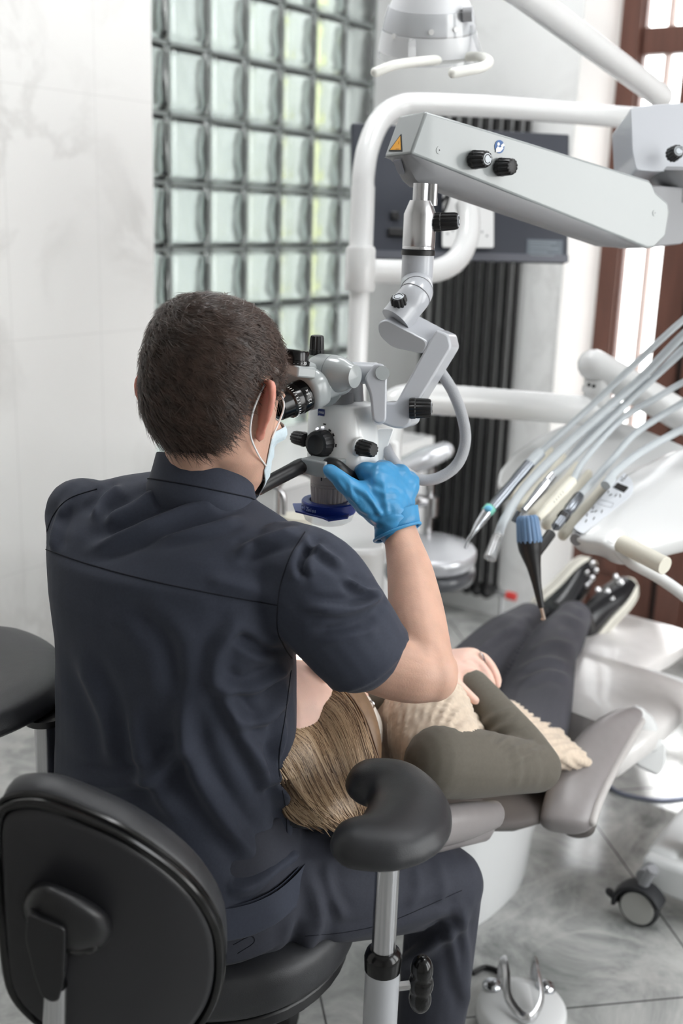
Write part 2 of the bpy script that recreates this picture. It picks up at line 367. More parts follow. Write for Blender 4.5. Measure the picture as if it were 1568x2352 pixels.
for i in range(-1, ny):
    y = gy0+gp*i
    if y+gp < YP or y > YB-.05: continue
    for j in range(1, 17):
        z = gz0+gpz*j
        ya, yb = max(y, YP-.02), min(y+gp, YB)
        v, f = rbox((ya+yb)/2, z+gpz/2, (yb-ya)/2-.005, gpz/2-.005, XW-.09, XW-.004, .02); gl.append((v, f))
        v, f = rbox((ya+yb)/2, z+gpz/2, (yb-ya)/2-.013, gpz/2-.013, XW-.078, XW-.016, .02); gl.append((v, [q[::-1] for q in f]))
def oriented(pcs):
    out = []
    for k, (v, f) in enumerate(pcs):
        me = bpy.data.meshes.new('q'); me.from_pydata([tuple(x) for x in v], [], f); bm = bmesh.new(); bm.from_mesh(me); bmesh.ops.recalc_face_normals(bm, faces=bm.faces)
        if k % 2: bmesh.ops.reverse_faces(bm, faces=bm.faces)
        bm.to_mesh(me); bm.free(); out.append(([v.co[:] for v in me.vertices], [tuple(p.vertices) for p in me.polygons])); bpy.data.meshes.remove(me)
    return out
obj('glass_blocks', oriented(gl), M_GLASS, win, recalc=False, angle=60, kind='structure')
for i in range(0, ny+1):
    y = gy0+gp*i
    if YP-.01 < y < YB+.01: mo.append(aabb(XW-.040, XW-.012, y-.0055, y+.0055, .16, ZC))
for j in range(1, 18): mo.append(aabb(XW-.040, XW-.012, YP, YB, gz0+gpz*j-.0055, gz0+gpz*j+.0055))
obj('joint_grid', mo, M_MORTAR, win, smooth=False, kind='structure')
# the corridor behind the blocks
M_COR = mat('corridor_paint', (160, 163, 163), .7, noise=.03)
M_COR2 = mat('corridor_yellow_paint', (206, 208, 160), .7, noise=.03)
M_CORD = mat('corridor_dark_panel', (66, 68, 68), .6, noise=.05)
struct('wall_corridor', aabb(XW-1.5, XW-1.44, 1.2, 6.2, 0, ZC), M_COR)
struct('wall_corridor_end', aabb(XW-1.44, XW-.15, 5.6, 5.66, 0, ZC), M_COR2)
struct('floor_corridor', aabb(XW-1.5, XW-.14, 1.0, 6.2, -.05, 0), M_PLAIN)
# ---- brown glazed door in the recess
def xd(px, py): return onY(px, py, YD)
d1 = struct('door_1', [aabb(XJ, XJ+.075, YD, YD+.08, 0, ZC)], M_WOOD)
x0 = XJ+.075; zt = xd(1480, 92)[2]
xg1 = xd(1500, 720)[0]; xs1 = xg1+.10
obj('door_leaf_frame', [aabb(x0, x0+.01, YD+.02, YD+.065, 0, ZC), aabb(xg1, xs1, YD+.02, YD+.07, 0, ZC), aabb(x0, xg1, YD+.02, YD+.07, zt-.045, zt+.045),
    aabb(x0, xg1, YD+.02, YD+.07, 0, .14), aabb(x0, xg1, YD+.025, YD+.06, .14, .52), aabb(x0, xg1, YD+.02, YD+.07, .5, .58)], M_WOOD, d1, smooth=False, bevel=.004, kind='structure')
obj('door_panel', [aabb(x0+.05, xg1-.04, YD+.008, YD+.03, .17, .47)], M_WOOD, d1, smooth=False, bevel=.006, kind='structure')
obj('door_glass', [aabb(x0, xg1, YD+.04, YD+.046, .58, ZC)], M_PANE, d1, smooth=False, kind='structure')
obj('door_glazing_bar', [aabb(x0+.085, x0+.105, YD+.03, YD+.06, .58, ZC)], mat('pale_glazing_bar', (205, 185, 178), .5), d1, smooth=False, kind='structure')
d2 = struct('door_2', [aabb(xs1+.035, xs1+.13, YD-.02, YD+.06, 0, ZC)], M_WOOD)
obj('door_leaf_panel', [aabb(xs1+.13, XR, YD, YD+.05, 0, ZC)], M_WOOD, d2, smooth=False, kind='structure')
obj('gap_shade_strip', [aabb(xs1, xs1+.035, YD+.03, YD+.06, 0, ZC)], mat('painted_gap_shade', (38, 26, 22), .6), d2, smooth=False, kind='structure')  # dark strip, its colour stands in for shade in the open gap
obj('door_dark_pane', [aabb(xs1+.17, xs1+.4, YD-.006, YD+.01, zt-.45, zt-.04), aabb(xs1+.17, xs1+.4, YD-.006, YD+.01, zt+.05, zt+.5)], mat('dark_door_pane', (40, 30, 27), .2), d2, smooth=False, kind='structure')
# ================================================================ the dentist
M_SKIN = mat('skin', (206, 166, 146), .5, noise=.07, nscale=30, bump=.10, bscale=420, subs=.15)
M_SKINF = mat('fair_skin', (230, 192, 176), .48, noise=.05, nscale=26, bump=.06, bscale=400, subs=.15)
M_HAIR = mat('dark_brown_hair', (68, 53, 46), .36, noise=.35, nscale=60, spec=.5)
M_SHIRT = mat('charcoal_tunic_cloth', (56, 60, 72), .7, noise=.05, nscale=300, sheen=.06, bump=.05, bscale=900, spec=.2)
M_SEAM = mat('charcoal_seam', (34, 36, 43), .8, spec=.2)
M_TROU = mat('charcoal_trouser_cloth', (56, 58, 67), .72, noise=.05, nscale=300, sheen=.05, bump=.05, bscale=900, spec=.2)
M_GLOVE = mat('blue_nitrile', (66, 144, 194), .38, noise=.04, nscale=40, bump=.25, bscale=55, spec=.45)
M_MASK = mat('pale_blue_mask', (206, 222, 230), .75, noise=.03, nscale=200, bump=.1, bscale=300)
M_LOOP = mat('white_elastic', (240, 240, 240), .7)
AL = math.radians(28); BS = math.cos(AL)*RT0 - math.sin(AL)*HEAD; BF = math.sin(AL)*RT0 + math.cos(AL)*HEAD
NECK = P(468, 1085, 1.50)
person = thing('person', 'dentist in a charcoal tunic, back turned, blue gloved hand on the microscope', 'person', (NECK[0], NECK[1], 0))
XL = [(1100, 330), (1112, 290), (1120, 200), (1150, 128), (1190, 102), (1280, 105), (1400, 115), (1460, 126), (1700, 128), (1800, 122), (1900, 118), (2300, 120)]
XRr = [(1100, 560), (1160, 590), (1185, 640), (1212, 690), (1250, 715), (1330, 700), (1430, 684), (1520, 676), (1600, 682), (1700, 682), (1780, 674), (1850, 672), (1930, 690), (2000, 706), (2070, 708), (2110, 690), (2300, 690)]
def ell(c, s, f, a, b, n=48, p=2.3, up=None):
    out = []
    for k in range(n):
        th = 2*math.pi*k/n; x, y = math.cos(th), math.sin(th)
        out.append(c+s*a*math.copysign(abs(x)**(2/p), x)+f*b*math.copysign(abs(y)**(2/p), y))
    return out
def silring(z, fo, b, p=2.3, A0=None, l0=None):
    """horizontal torso ring at height z whose outline meets the tunic's outline"""
    a, l = A0 or .2, l0 or 0.0
    for it in range(40):
        c = NECK*A(1, 1, 0)+A(0, 0, z)+BF*fo+BS*l; r = np.array(ell(c, BS, BF, a, b, p=p)); q = proj(r)
        if A0: return [*r], a, l
        i, j = q[:, 0].argmin(), q[:, 0].argmax()
        tl = np.interp(q[i, 1], [y for y, x in XL], [x for y, x in XL]); tr = np.interp(q[j, 1], [y for y, x in XRr], [x for y, x in XRr])
        el, er = tl-q[i, 0], tr-q[j, 0]; k = q[i, 2]/F/math.cos(AL)
        l += .5*(el+er)/2*k; a += .5*(er-el)/2*k; a = min(max(a, .1), .26)
    return [*r], a, l
ZT = [(.585, -.05, .150, 2.5), (.63, -.045, .150, 2.5), (.69, -.04, .140, 2.5), (.76, -.04, .128, 2.5), (.84, -.045, .122, 2.5), (.92, -.055, .125, 2.5), (.99, -.062, .125, 2.5), (1.04, -.060, .118, 2.4), (1.075, -.05, .100, 2.3)]
rings = []; info = []
for z, fo, b, p in ZT:
    r, a, l = silring(z, fo, b, p); rings.append(r); info.append((z, a, l))
lz = info[-1][2]; az = info[-1][1]
for z, a, b, fo, l in ((1.100, az*.88, .084, -.038, lz-.008), (1.118, az*.68, .066, -.026, lz-.022), (1.132, az*.47, .056, -.012, lz-.018), (1.142, .062, .050, -.004, -.002), (1.146, .05, .040, -.002, 0)):
    rings.append(silring(z, fo, b, 2.2, a, l)[0])
torso = loft(rings)
# right sleeve: sleeve head, mid, hem
def PL(*a): return P(*a)
sleeve_r = limb([(P(655, 1330, 1.42), .070, .078), (P(715, 1350, 1.40), .072, .074), (P(770, 1415, 1.405), .070, .070), (P(815, 1475, 1.42), .067, .066)], hint=(0, 0, 1))
hemc, hemd = P(838, 1508, 1.425), nrm(P(838, 1508, 1.425)-P(770, 1415, 1.405))
def openend(c, d, r0, r1, l, n=28):
    a, b = perp(d); return loft([[c-d*l+r0*(math.cos(t)*a+math.sin(t)*b) for t in np.linspace(0, 2*math.pi, n, endpoint=False)], [c-d*l*.3+r1*(math.cos(t)*a+math.sin(t)*b) for t in np.linspace(0, 2*math.pi, n, endpoint=False)], [c+r1*(math.cos(t)*a+math.sin(t)*b) for t in np.linspace(0, 2*math.pi, n, endpoint=False)]])
sleeve_e = openend(P(848, 1518, 1.43), nrm(hemd), .066, .0625, .07)
LS = P(196, 1200, 1.57); LE = LS+BF*.20+BS*.02-ZUP*.20; LW = LE+BF*.18+BS*.06-ZUP*.07
sleeve_l = limb([(P(215, 1200, 1.53), .055, .060), (LS, .054, .060), (LS+BF*.09-ZUP*.09, .054, .058), (LS+BF*.16-ZUP*.155, .056, .056)])
SV, SF = fused([torso, sleeve_r, sleeve_e, sleeve_l], .0042, 5)
FO = [([(204, 1265), (339, 1212), (436, 1173), (525, 1160)], .0075, 17), ([(232, 1205), (310, 1168), (365, 1128)], .006, 15), ([(285, 1118), (245, 1150), (215, 1200)], .006, 14),
      ([(150, 1150), (128, 1215), (125, 1270)], .004, 12), ([(540, 1275), (606, 1246), (690, 1216)], .006, 15), ([(350, 1240), (470, 1215), (560, 1190)], .004, 14),
      ([(735, 1232), (705, 1262), (690, 1300), (700, 1330)], -.006, 12), ([(700, 1240), (735, 1262), (790, 1300)], .004, 13), ([(700, 1395), (790, 1400), (850, 1385), (872, 1360)], .0065, 14), ([(790, 1330), (830, 1352), (868, 1362)], .005, 10), ([(720, 1450), (800, 1440), (870, 1420)], -.004, 14),
      ([(668, 1525), (620, 1560), (560, 1585), (500, 1570)], .006, 17), ([(664, 1545), (640, 1620), (590, 1660), (545, 1640)], .006, 17), ([(660, 1500), (600, 1490), (540, 1460)], -.005, 16),
      ([(500, 1560), (540, 1650), (600, 1760), (650, 1860)], .007, 22), ([(420, 1600), (430, 1720), (500, 1860), (600, 1990)], .007, 26), ([(300, 1620), (330, 1760), (420, 1900)], .005, 26), ([(180, 1500), (240, 1640), (260, 1760)], .005, 24), ([(150, 1785), (260, 1800), (360, 1780), (430, 1700)], .005, 20),
      ([(662, 1600), (640, 1720), (632, 1790), (655, 1880), (662, 1960)], .006, 11), ([(672, 1780), (640, 1790), (610, 1830)], -.005, 11), ([(690, 1950), (640, 1985), (580, 2030), (520, 2045)], .007, 24), ([(655, 2000), (668, 2040), (690, 2080)], .006, 12),
      ([(640, 1380), (560, 1350), (470, 1330)], .003, 25), ([(300, 1400), (380, 1480), (400, 1600)], -.004, 30), ([(560, 1420), (500, 1500), (490, 1600)], .004, 24)]
SV = folds(SV, SF, [(l, h*1.8, w*.8) for l, h, w in FO]); SV = SV+normals(SV, SF)*(vnoise(SV, 9, 3)*.0016)[:, None]
shirt = obj('tunic', (SV, SF), M_SHIRT, person, angle=180)
TS = bvh(SV, SF)
seam = lambda pts, r=.0009, lift=.0003: tube(hitline(TS, pts, lift), r, 6)
pcs = [seam([(106, 1262), (200, 1295), (330, 1330), (480, 1362), (636, 1390)]), seam([(700, 1222), (668, 1275), (645, 1340), (637, 1400), (638, 1450), (655, 1490), (670, 1512)]), seam([(222, 1123), (160, 1145), (125, 1180), (106, 1225)]), seam([(668, 1540), (655, 1640), (640, 1760), (655, 1850), (660, 1930)], .0007)]
obj('tunic_seam', pcs, M_SEAM, person)
# stand collar
def colring(cy, cx, d, rx, ry, drop):
    c = P(cx, cy, d); up = nrm(ZUP+BF*.35); s = BS; f = nrm(np.cross(up, s)); return [c+s*rx*math.cos(t)+f*ry*math.sin(t)-up*drop*max(0, math.sin(t)) for t in np.linspace(0, 2*math.pi, 48, endpoint=False)]
c_out = [colring(1185, 466, 1.495, .080, .070, .0), colring(1150, 466, 1.495, .083, .078, .008), colring(1128, 466, 1.495, .078, .072, .008), colring(1090, 467, 1.495, .0715, .066, .0), colring(1062, 468, 1.492, .068, .063, .0), colring(1058, 468, 1.492, .0665, .0615, 0), colring(1062, 468, 1.492, .065, .060, 0), colring(1100, 468, 1.492, .065, .060, 0)]
col = obj('collar', loft(c_out, caps=False), M_SHIRT, person, subs=1, angle=180)
obj('collar_seam', tube([p for p in np.array(colring(1124, 466, 1.495, .0783, .0722, .008))], .001, 6, closed=True), M_SEAM, person)
# ---- body: head, neck, trunk, arms in one skin
HB = math.radians(27); HP = math.radians(11)
HS = math.cos(HB)*RT0 - math.sin(HB)*HEAD; hf0 = math.sin(HB)*RT0 + math.cos(HB)*HEAD
HFv = math.cos(HP)*hf0 - math.sin(HP)*ZUP; HU = math.sin(HP)*hf0 + math.cos(HP)*ZUP
HO = P(490, 936, 1.46); HK = 1.04
def hl(x, y, z): return HO+HK*(HS*x+HFv*y+HU*z)
SK = [(.1315, .012, -.03, .0), (.127, .034, -.058, .028), (.112, .056, -.080, .058), (.088, .069, -.093, .079), (.055, .0755, -.099, .089), (.02, .0765, -.097, .092), (-.01, .074, -.089, .091), (-.04, .068, -.072, .091), (-.065, .063, -.044, .090), (-.09, .053, -.004, .087), (-.108, .037, .032, .083), (-.116, .018, .05, .072)]
def skull(k, sk=SK, fn=hl, n=40, off=0):
    R = []
    for z, w, yb, yf in sk:
        yc, hy = (yb+yf)/2, (yf-yb)/2
        R.append([fn(*(A((w+off)*math.copysign(abs(math.cos(t))**.92, math.cos(t)), yc+(hy+off)*math.copysign(abs(math.sin(t))**.92, math.sin(t)), z+(off if z > .05 else 0)))) for t in np.linspace(0, 2*math.pi, n, endpoint=False)])
    return loft(R)
def ear(sgn, fn=hl):
    """outer ear: shell, helix rim, lobe"""
    def e(u, v, w): return fn(sgn*(.072+.027*u+w), -.004-.024*u, .006+.033*v)   # u outward/back, v up
    pcs = [ellipsoid(e(.35, 0, 0), fn(0, 0, .029)-fn(0, 0, 0), (e(1, 0, 0)-e(0, 0, 0))*.62, (fn(sgn*1, .75, 0)-fn(0, 0, 0))*.0045, 16)]
    pcs.append(tube(spline([e(-.1, .5, .002), e(.25, .98, .004), e(.75, .9, .004), e(1.02, .45, .003), e(.95, -.1, .002), e(.6, -.6, .002), e(.2, -.92, .004)], 6), [.0045, .005, .0055, .005, .0045, .004, .005], 10, dome=True))
    pcs.append(ellipsoid(e(.12, -.95, .003), HU*.011, HFv*.009, HS*.006, 10)); pcs.append(ellipsoid(e(-.25, -.15, -.002), HU*.009, HFv*.006, HS*.006, 10))
    return pcs
def face(fn=hl, ux=HS, uy=HFv, uz=HU):
    return [ellipsoid(fn(0, .098, -.018), ux*.015, uy*.018, uz*.030, 14), ellipsoid(fn(0, .108, -.034), ux*.013, uy*.014, uz*.012, 12), ellipsoid(fn(-.013, .098, -.038), ux*.008, uy*.010, uz*.008, 10), ellipsoid(fn(.013, .098, -.038), ux*.008, uy*.010, uz*.008, 10),
            ellipsoid(fn(0, .091, -.062), ux*.024, uy*.010, uz*.006, 12), ellipsoid(fn(0, .090, -.072), ux*.021, uy*.010, uz*.007, 12), ellipsoid(fn(0, .083, -.097), ux*.022, uy*.014, uz*.014, 12),
            ellipsoid(fn(-.032, .083, .026), ux*.026, uy*.013, uz*.009, 12), ellipsoid(fn(.032, .083, .026), ux*.026, uy*.013, uz*.009, 12), ellipsoid(fn(-.043, .070, -.022), ux*.022, uy*.018, uz*.018, 12), ellipsoid(fn(.043, .070, -.022), ux*.022, uy*.018, uz*.018, 12),
            ellipsoid(fn(-.031, .084, .006), ux*.013, uy*.010, uz*.009, 12), ellipsoid(fn(.031, .084, .006), ux*.013, uy*.010, uz*.009, 12)]
neck = limb([(P(470, 1135, 1.50)+BF*.05, .030, .026), (P(468, 1108, 1.495)+BF*.006, .052, .050), (P(472, 1045, 1.485), .053, .058), (hl(0, -.02, -.03), .05, .055)])
ELB, WRI = P(985, 1542, 1.44), P(913, 1212, 1.56)
arm_r = limb([(P(690, 1380, 1.42), .045, .05), (P(800, 1480, 1.43), .044, .046), (P(880, 1525, 1.435), .043, .0435), (P(950, 1546, 1.44), .041, .0405), (P(995, 1555, 1.445), .033, .034)])
elbow = limb([(P(968, 1530, 1.45), .043, .040), (P(1000, 1545, 1.447), .030, .034)])
fore_r = limb([(P(985, 1545, 1.445), .034, .036), (P(966, 1480, 1.47), .0425, .040), (P(955, 1400, 1.50), .0425, .038), (P(941, 1310, 1.53), .0355, .032), (P(926, 1250, 1.55), .0315, .026), (P(912, 1195, 1.565), .031, .022)], hint=(1, 0, 0))
arm_l = limb([(LS, .045, .048), (LS+(LE-LS)*.6, .043, .043), (LE, .037, .037)]); fore_l = limb([(LE, .038, .038), (LE+(LW-LE)*.35, .042, .038), (LW, .028, .024)])
trunk = loft([[c+(p-c)*A(.7, .7, 1) for p in r] for r in rings[1:-4] for c in [np.mean(r, 0)]])
BV, BFc = fused([skull(1), neck, arm_r, elbow, fore_r, arm_l, fore_l, trunk]+ear(1)+ear(-1)+face(), .0032, 4)
M_EAR = mat('flushed_ear_skin', (214, 148, 132), .45, noise=.05, nscale=40, bump=.06, bscale=420, subs=.2)
body = obj('body', (BV, BFc), [M_SKIN, M_EAR], person, angle=180)
_c = np.array([BV[list(f)].mean(0) for f in BFc])-HO; _x, _y, _z = np.abs(_c@HS)/HK, (_c@HFv)/HK, (_c@HU)/HK
body.data.polygons.foreach_set('material_index', ((_x > .0775) & (_x < .12) & (np.abs(_z-.006) < .04) & (_y > -.045) & (_y < .012)).astype(np.int32))
# ---- hair: a short cap and many fine locks combed out from the crown
def hairline(phi):            # phi: degrees from the face round to the back of the head; lowest height of the hair
    return np.interp(phi, [0, 40, 55, 64, 74, 82, 100, 114, 128, 150, 180], [.098, .092, .075, .02, .012, .047, .047, .015, -.040, -.058, -.060])
Hl = (np.array(BV)-HO)/HK; Hc = np.stack([Hl@HS, Hl@HFv, Hl@HU], 1)
phi = np.degrees(np.arctan2(np.abs(Hc[:, 0]), Hc[:, 1]+.005)); inside = (np.abs(Hc[:, 0]) < .083) & (Hc[:, 2] > hairline(phi)) & (Hc[:, 2] < .15) & (np.abs(Hc[:, 1]) < .12)
ER = np.stack([np.abs(Hc[:, 0]), Hc[:, 1], Hc[:, 2]], 1); inside &= ~((ER[:, 0] > .0805) & (Hc[:, 2] < .05) & (Hc[:, 1] > -.05))
BN = normals(BV, BFc)
gap = np.clip((Hc[:, 2]-hairline(phi))/.03, 0, 1)
idx = np.where(inside)[0]; mp = {i: k for k, i in enumerate(idx)}
capF = [tuple(mp[i] for i in f) for f in BFc if all(i in mp for i in f)]
capV = BV[idx]+BN[idx]*(.001+.0075*gap[idx]**.7+.0012*vnoise(BV[idx], 60, 5))[:, None]
hair = obj('hair', (capV, capF), M_HAIR, person, angle=180)
def strands(base, nor, flow, length, lift, width, n_each, seg=4, jit=.35, curl=0):
    V = []; Fs = []; m = len(base)
    for q in range(n_each):
        i = RNG.integers(m); b = base[i]+RNG.normal(size=3)*.0016; n = nor[i]; f = flow(b, n)+RNG.normal(size=3)*jit; f = nrm(f-n*(f@n)*.9)
        L = length*(.6+.8*RNG.random()); w = width*(.6+.8*RNG.random()); k0 = len(V); side = nrm(np.cross(f, n)); cur = b; d = nrm(f+n*lift)
        for s in range(seg+1):
            ww = w*(1-s/seg*.85); V += [cur-side*ww/2, cur+n*ww*.45, cur+side*ww/2]
            d = nrm(d+(f-n*.25)*.35+RNG.normal(size=3)*curl); cur = cur+d*L/seg
        for s in range(seg):
            a = k0+s*3; Fs += [(a, a+1, a+4, a+3), (a+1, a+2, a+5, a+4)]
    return V, Fs
crown = hl(-.015, -.045, .125)
def flow(b, n):
    d = b-crown; d = d-n*(d@n); return nrm(d+.35*np.cross(n, nrm(d)))+(-HU*.55)
cn = BN[idx]; keep = gap[idx] > .06
sv = strands(capV[keep], cn[keep], flow, .020, .42, .0010, 13000, jit=.38)
obj('hair_locks', sv, M_HAIR, hair, angle=180, recalc=False)
# ---- face mask with ear loops
TB = bvh(BV, BFc)
def headhit(az, z, lift):
    """point on the face at an azimuth from straight ahead"""
    c = hl(0, .03, z); d = nrm(HS*math.sin(az)+HFv*math.cos(az)); l, n, i, q = TB.ray_cast(Vector(c+d*.25), Vector(-d))
    return (np.array(l) if l is not None else c+d*.06)+d*lift
rows = []; NW = 30
for j in range(15):
    t = j/14; row = []
    for i in range(NW+1):
        u = -1+2*i/NW; au = abs(u); zt, zb = .006-.034*au**1.6, -.124+.050*au**1.9; z = zt+(zb-zt)*t
        row.append(headhit(math.radians(76)*u, max(z, -.108), .0016+.007*(1-au**2.5)+.0035*((j % 4)/3)*(1-au**3)) + HU*min(0, z+.108))
    rows.append(row)
W1 = NW+1
MV = [p for r in rows for p in r]; MF = [(j*W1+i, j*W1+i+1, (j+1)*W1+i+1, (j+1)*W1+i) for j in range(14) for i in range(NW)]
mask = obj('face_mask', (MV, MF), M_MASK, person, angle=180); s = mask.modifiers.new('solid', 'SOLIDIFY'); s.thickness = .0012; s.offset = 0
for sg in (1, -1):
    k = NW if sg > 0 else 0
    lp = [rows[1][k], hl(sg*.074, .052, .012), hl(sg*.0785, .018, .034), hl(sg*.0805, -.008, .040), hl(sg*.083, -.030, .018), hl(sg*.081, -.036, -.004), hl(sg*.076, -.026, -.028), hl(sg*.071, .006, -.052), rows[12][k]]
    obj('ear_loop', tube(spline(lp, 8), .0013, 8), M_LOOP, mask)
# ---- gloved hands
def hand(pts, voxel=.0028, sm=9): return fused(pts, voxel, sm)
q = P
glv = [limb([(q(914, 1222, 1.558), .034, .026), (q(910, 1185, 1.563), .036, .024), (q(902, 1150, 1.568), .045, .022), (q(896, 1115, 1.575), .046, .020), (q(890, 1092, 1.582), .038, .018)], hint=(1, 0, 0)),
       limb([(q(880, 1115, 1.57), .016,), (q(852, 1086, 1.568), .0145,), (q(832, 1083, 1.585), .0125,), (q(833, 1100, 1.605), .0110,), (q(845, 1112, 1.612), .0095,)]),
       limb([(q(898, 1110, 1.578), .016,), (q(888, 1080, 1.585), .0135,), (q(872, 1078, 1.625), .012,), (q(858, 1108, 1.645), .0105,), (q(862, 1125, 1.63), .0095,)]),
       limb([(q(918, 1115, 1.580), .016,), (q(922, 1088, 1.590), .0130,), (q(905, 1085, 1.630), .0115,), (q(885, 1112, 1.648), .0105,), (q(884, 1128, 1.635), .0095,)]),
       limb([(q(932, 1135, 1.578), .015,), (q(945, 1108, 1.592), .0125,), (q(932, 1098, 1.628), .011,), (q(908, 1122, 1.64), .0095,), (q(902, 1134, 1.628), .0085,)]),
       limb([(q(893, 1190, 1.555), .022,), (q(850, 1160, 1.545), .0205,), (q(812, 1128, 1.54), .0165,), (q(780, 1100, 1.54), .0125,), (q(757, 1081, 1.543), .0105,)]),
       limb([(q(850, 1094, 1.575), .0165,), (q(895, 1092, 1.585), .017,), (q(938, 1122, 1.585), .0155,)]), limb([(q(870, 1140, 1.57), .022,), (q(900, 1120, 1.575), .022,), (q(925, 1150, 1.575), .018,)]),
       limb([(q(880, 1150, 1.56), .024, .018), (q(845, 1128, 1.555), .020, .014), (q(826, 1120, 1.552), .012, .010)])]
GV, GF = hand(glv)
GV = folds(GV, GF, [([(800, 1105), (815, 1150), (850, 1185)], .0018, 5), ([(790, 1110), (840, 1150), (870, 1200)], -.0016, 5), ([(830, 1120), (860, 1160), (880, 1190)], .0018, 5), ([(880, 1100), (885, 1150), (890, 1190)], .0014, 6), ([(910, 1110), (930, 1140), (940, 1180)], .0016, 5), ([(850, 1115), (880, 1135), (920, 1130)], .0012, 6), ([(860, 1196), (900, 1180), (950, 1182)], -.002, 5), ([(770, 1095), (790, 1125), (825, 1160)], .0014, 4)])
GV = GV+normals(GV, GF)*(vnoise(GV, 45, 9)*.0007)[:, None]
glove = obj('glove', (GV, GF), M_GLOVE, person, angle=180)
ca, cb = q(915, 1238, 1.553), nrm(q(913, 1222, 1.558)-q(910, 1185, 1.563)); s1 = nrm(q(960, 1203, 1.556)-q(862, 1240, 1.55)); f1 = nrm(np.cross(cb, s1))
def cuff(c, rx, ry, n=40, w=0): return [c+s1*(rx+w*math.sin(5*t))*math.cos(t)+f1*ry*math.sin(t) for t in np.linspace(0, 2*math.pi, n, endpoint=False)]
obj('glove_cuff', [loft([cuff(q(909, 1180, 1.563), .0345, .024), cuff(q(911, 1200, 1.56), .0345, .027), cuff(q(912, 1222, 1.556), .0350, .030, w=.0008), cuff(q(912, 1222, 1.556), .0335, .0285), cuff(q(910, 1195, 1.56), .031, .024)], caps=False), tube(cuff(q(912, 1223, 1.556), .0348, .030, w=.001), .0024, 8, closed=True)], M_GLOVE, glove, angle=180)
def simple_hand(w, d, n, side):
    """relaxed gloved hand: wrist w, pointing d, back of the hand n"""
    t = nrm(np.cross(d, n))*side; pcs = [limb([(w, .028, .022), (w+d*.05, .04, .016), (w+d*.09, .041, .014)], hint=n)]
    for k, L in ((-1.5, .070), (-.5, .080), (.5, .075), (1.5, .058)):
        b = w+d*.085+t*k*.0195; pcs.append(limb([(b, .0105), (b+d*L*.45-n*.004, .0095), (b+d*L*.75-n*.02, .0085), (b+d*L*.85-n*.035, .0075)]))
    pcs.append(limb([(w+d*.025-t*.02, .014), (w+d*.055-t*.045-n*.01, .0115), (w+d*.085-t*.055-n*.018, .009)])); return pcs
d0 = nrm(LW-LE); LV, LF = fused(simple_hand(LW, d0, nrm(ZUP-d0*(d0@ZUP)), -1), .0032, 3)
obj('glove', (LV, LF), M_GLOVE, person, angle=180)
# ---- trousers
HIPC = NECK*A(1, 1, 0)+BF*(-.03)+BS*(info[0][2])
KR, KL = P(1022, 2030, 1.74), None
hr, hlf = HIPC+BS*.085+ZUP*.545, HIPC-BS*.10+ZUP*.545
fl = nrm(BF*.92-BS*.38); KL = hlf+fl*.42-ZUP*.03; FR = A(KR[0], KR[1], 0)+BF*.0-BS*.02; FL = A(KL[0], KL[1], 0)-BF*.02
pel = loft([ell(HIPC+A(0, 0, z)+BF*o, BS, BF, a, b, p=2.4) for z, a, b, o in ((.47, .15, .12, .0), (.50, .185, .145, -.0), (.56, .19, .15, -.005), (.62, .18, .138, -.01), (.68, .16, .12, -.01))])
th_r = limb([(hr-BF*.02, .098, .098), (hr+(KR-hr)*.3, .092, .090), (hr+(KR-hr)*.65, .081, .080), (hr+(KR-hr)*.92, .068, .068), (KR, .062, .062)])
sh_r = limb([(KR+A(0, 0, .0), .060, .060), (KR*A(1, 1, .75)+FR*A(0, 0, 0)+(FR-KR)*A(.2, .2, 0), .056, .060), (KR*A(1, 1, .45)+(FR-KR)*A(.5, .5, 0), .054, .058), (FR+A(0, 0, .1), .053, .056)], hint=(1, 0, 0))
th_l = limb([(hlf, .098, .098), (hlf+(KL-hlf)*.5, .086, .086), (KL, .062, .062)]); sh_l = limb([(KL, .06, .06), (KL*A(1, 1, .5), .055, .058), (FL+A(0, 0, .1), .053, .056)], hint=(1, 0, 0))
TV, TF = fused([pel, th_r, sh_r, th_l, sh_l], .0048, 5)
TV = folds(TV, TF, [([(720, 2170), (840, 2140), (960, 2110), (1050, 2085)], .004, 14), ([(880, 2250), (960, 2190), (1040, 2130), (1075, 2080)], .009, 18), ([(900, 2190), (980, 2150), (1060, 2100)], -.007, 12), ([(1060, 2090), (1070, 2200), (1072, 2340)], .007, 12), ([(1030, 2110), (1045, 2200), (1060, 2300)], .006, 12), ([(700, 1990), (730, 2080), (720, 2150), (650, 2230), (520, 2290)], .008, 16), ([(690, 2090), (670, 2180), (600, 2230), (530, 2260)], -.006, 12), ([(745, 1975), (760, 2050), (790, 2110)], .005, 12), ([(950, 1990), (960, 2040), (940, 2090)], .003, 12), ([(1000, 1975), (1020, 2030), (1010, 2080)], .003, 12)])
trousers = obj('trousers', (TV, TF), M_TROU, person, angle=180)
TT = bvh(TV, TF)
obj('trouser_seam', [tube(hitline(TT, l, .0003), .0007, 6) for l in ([(700, 2150), (800, 2140), (900, 2115), (1060, 2045)], [(535, 2170), (575, 2150), (582, 2165), (545, 2190)])], M_SEAM, trousers)
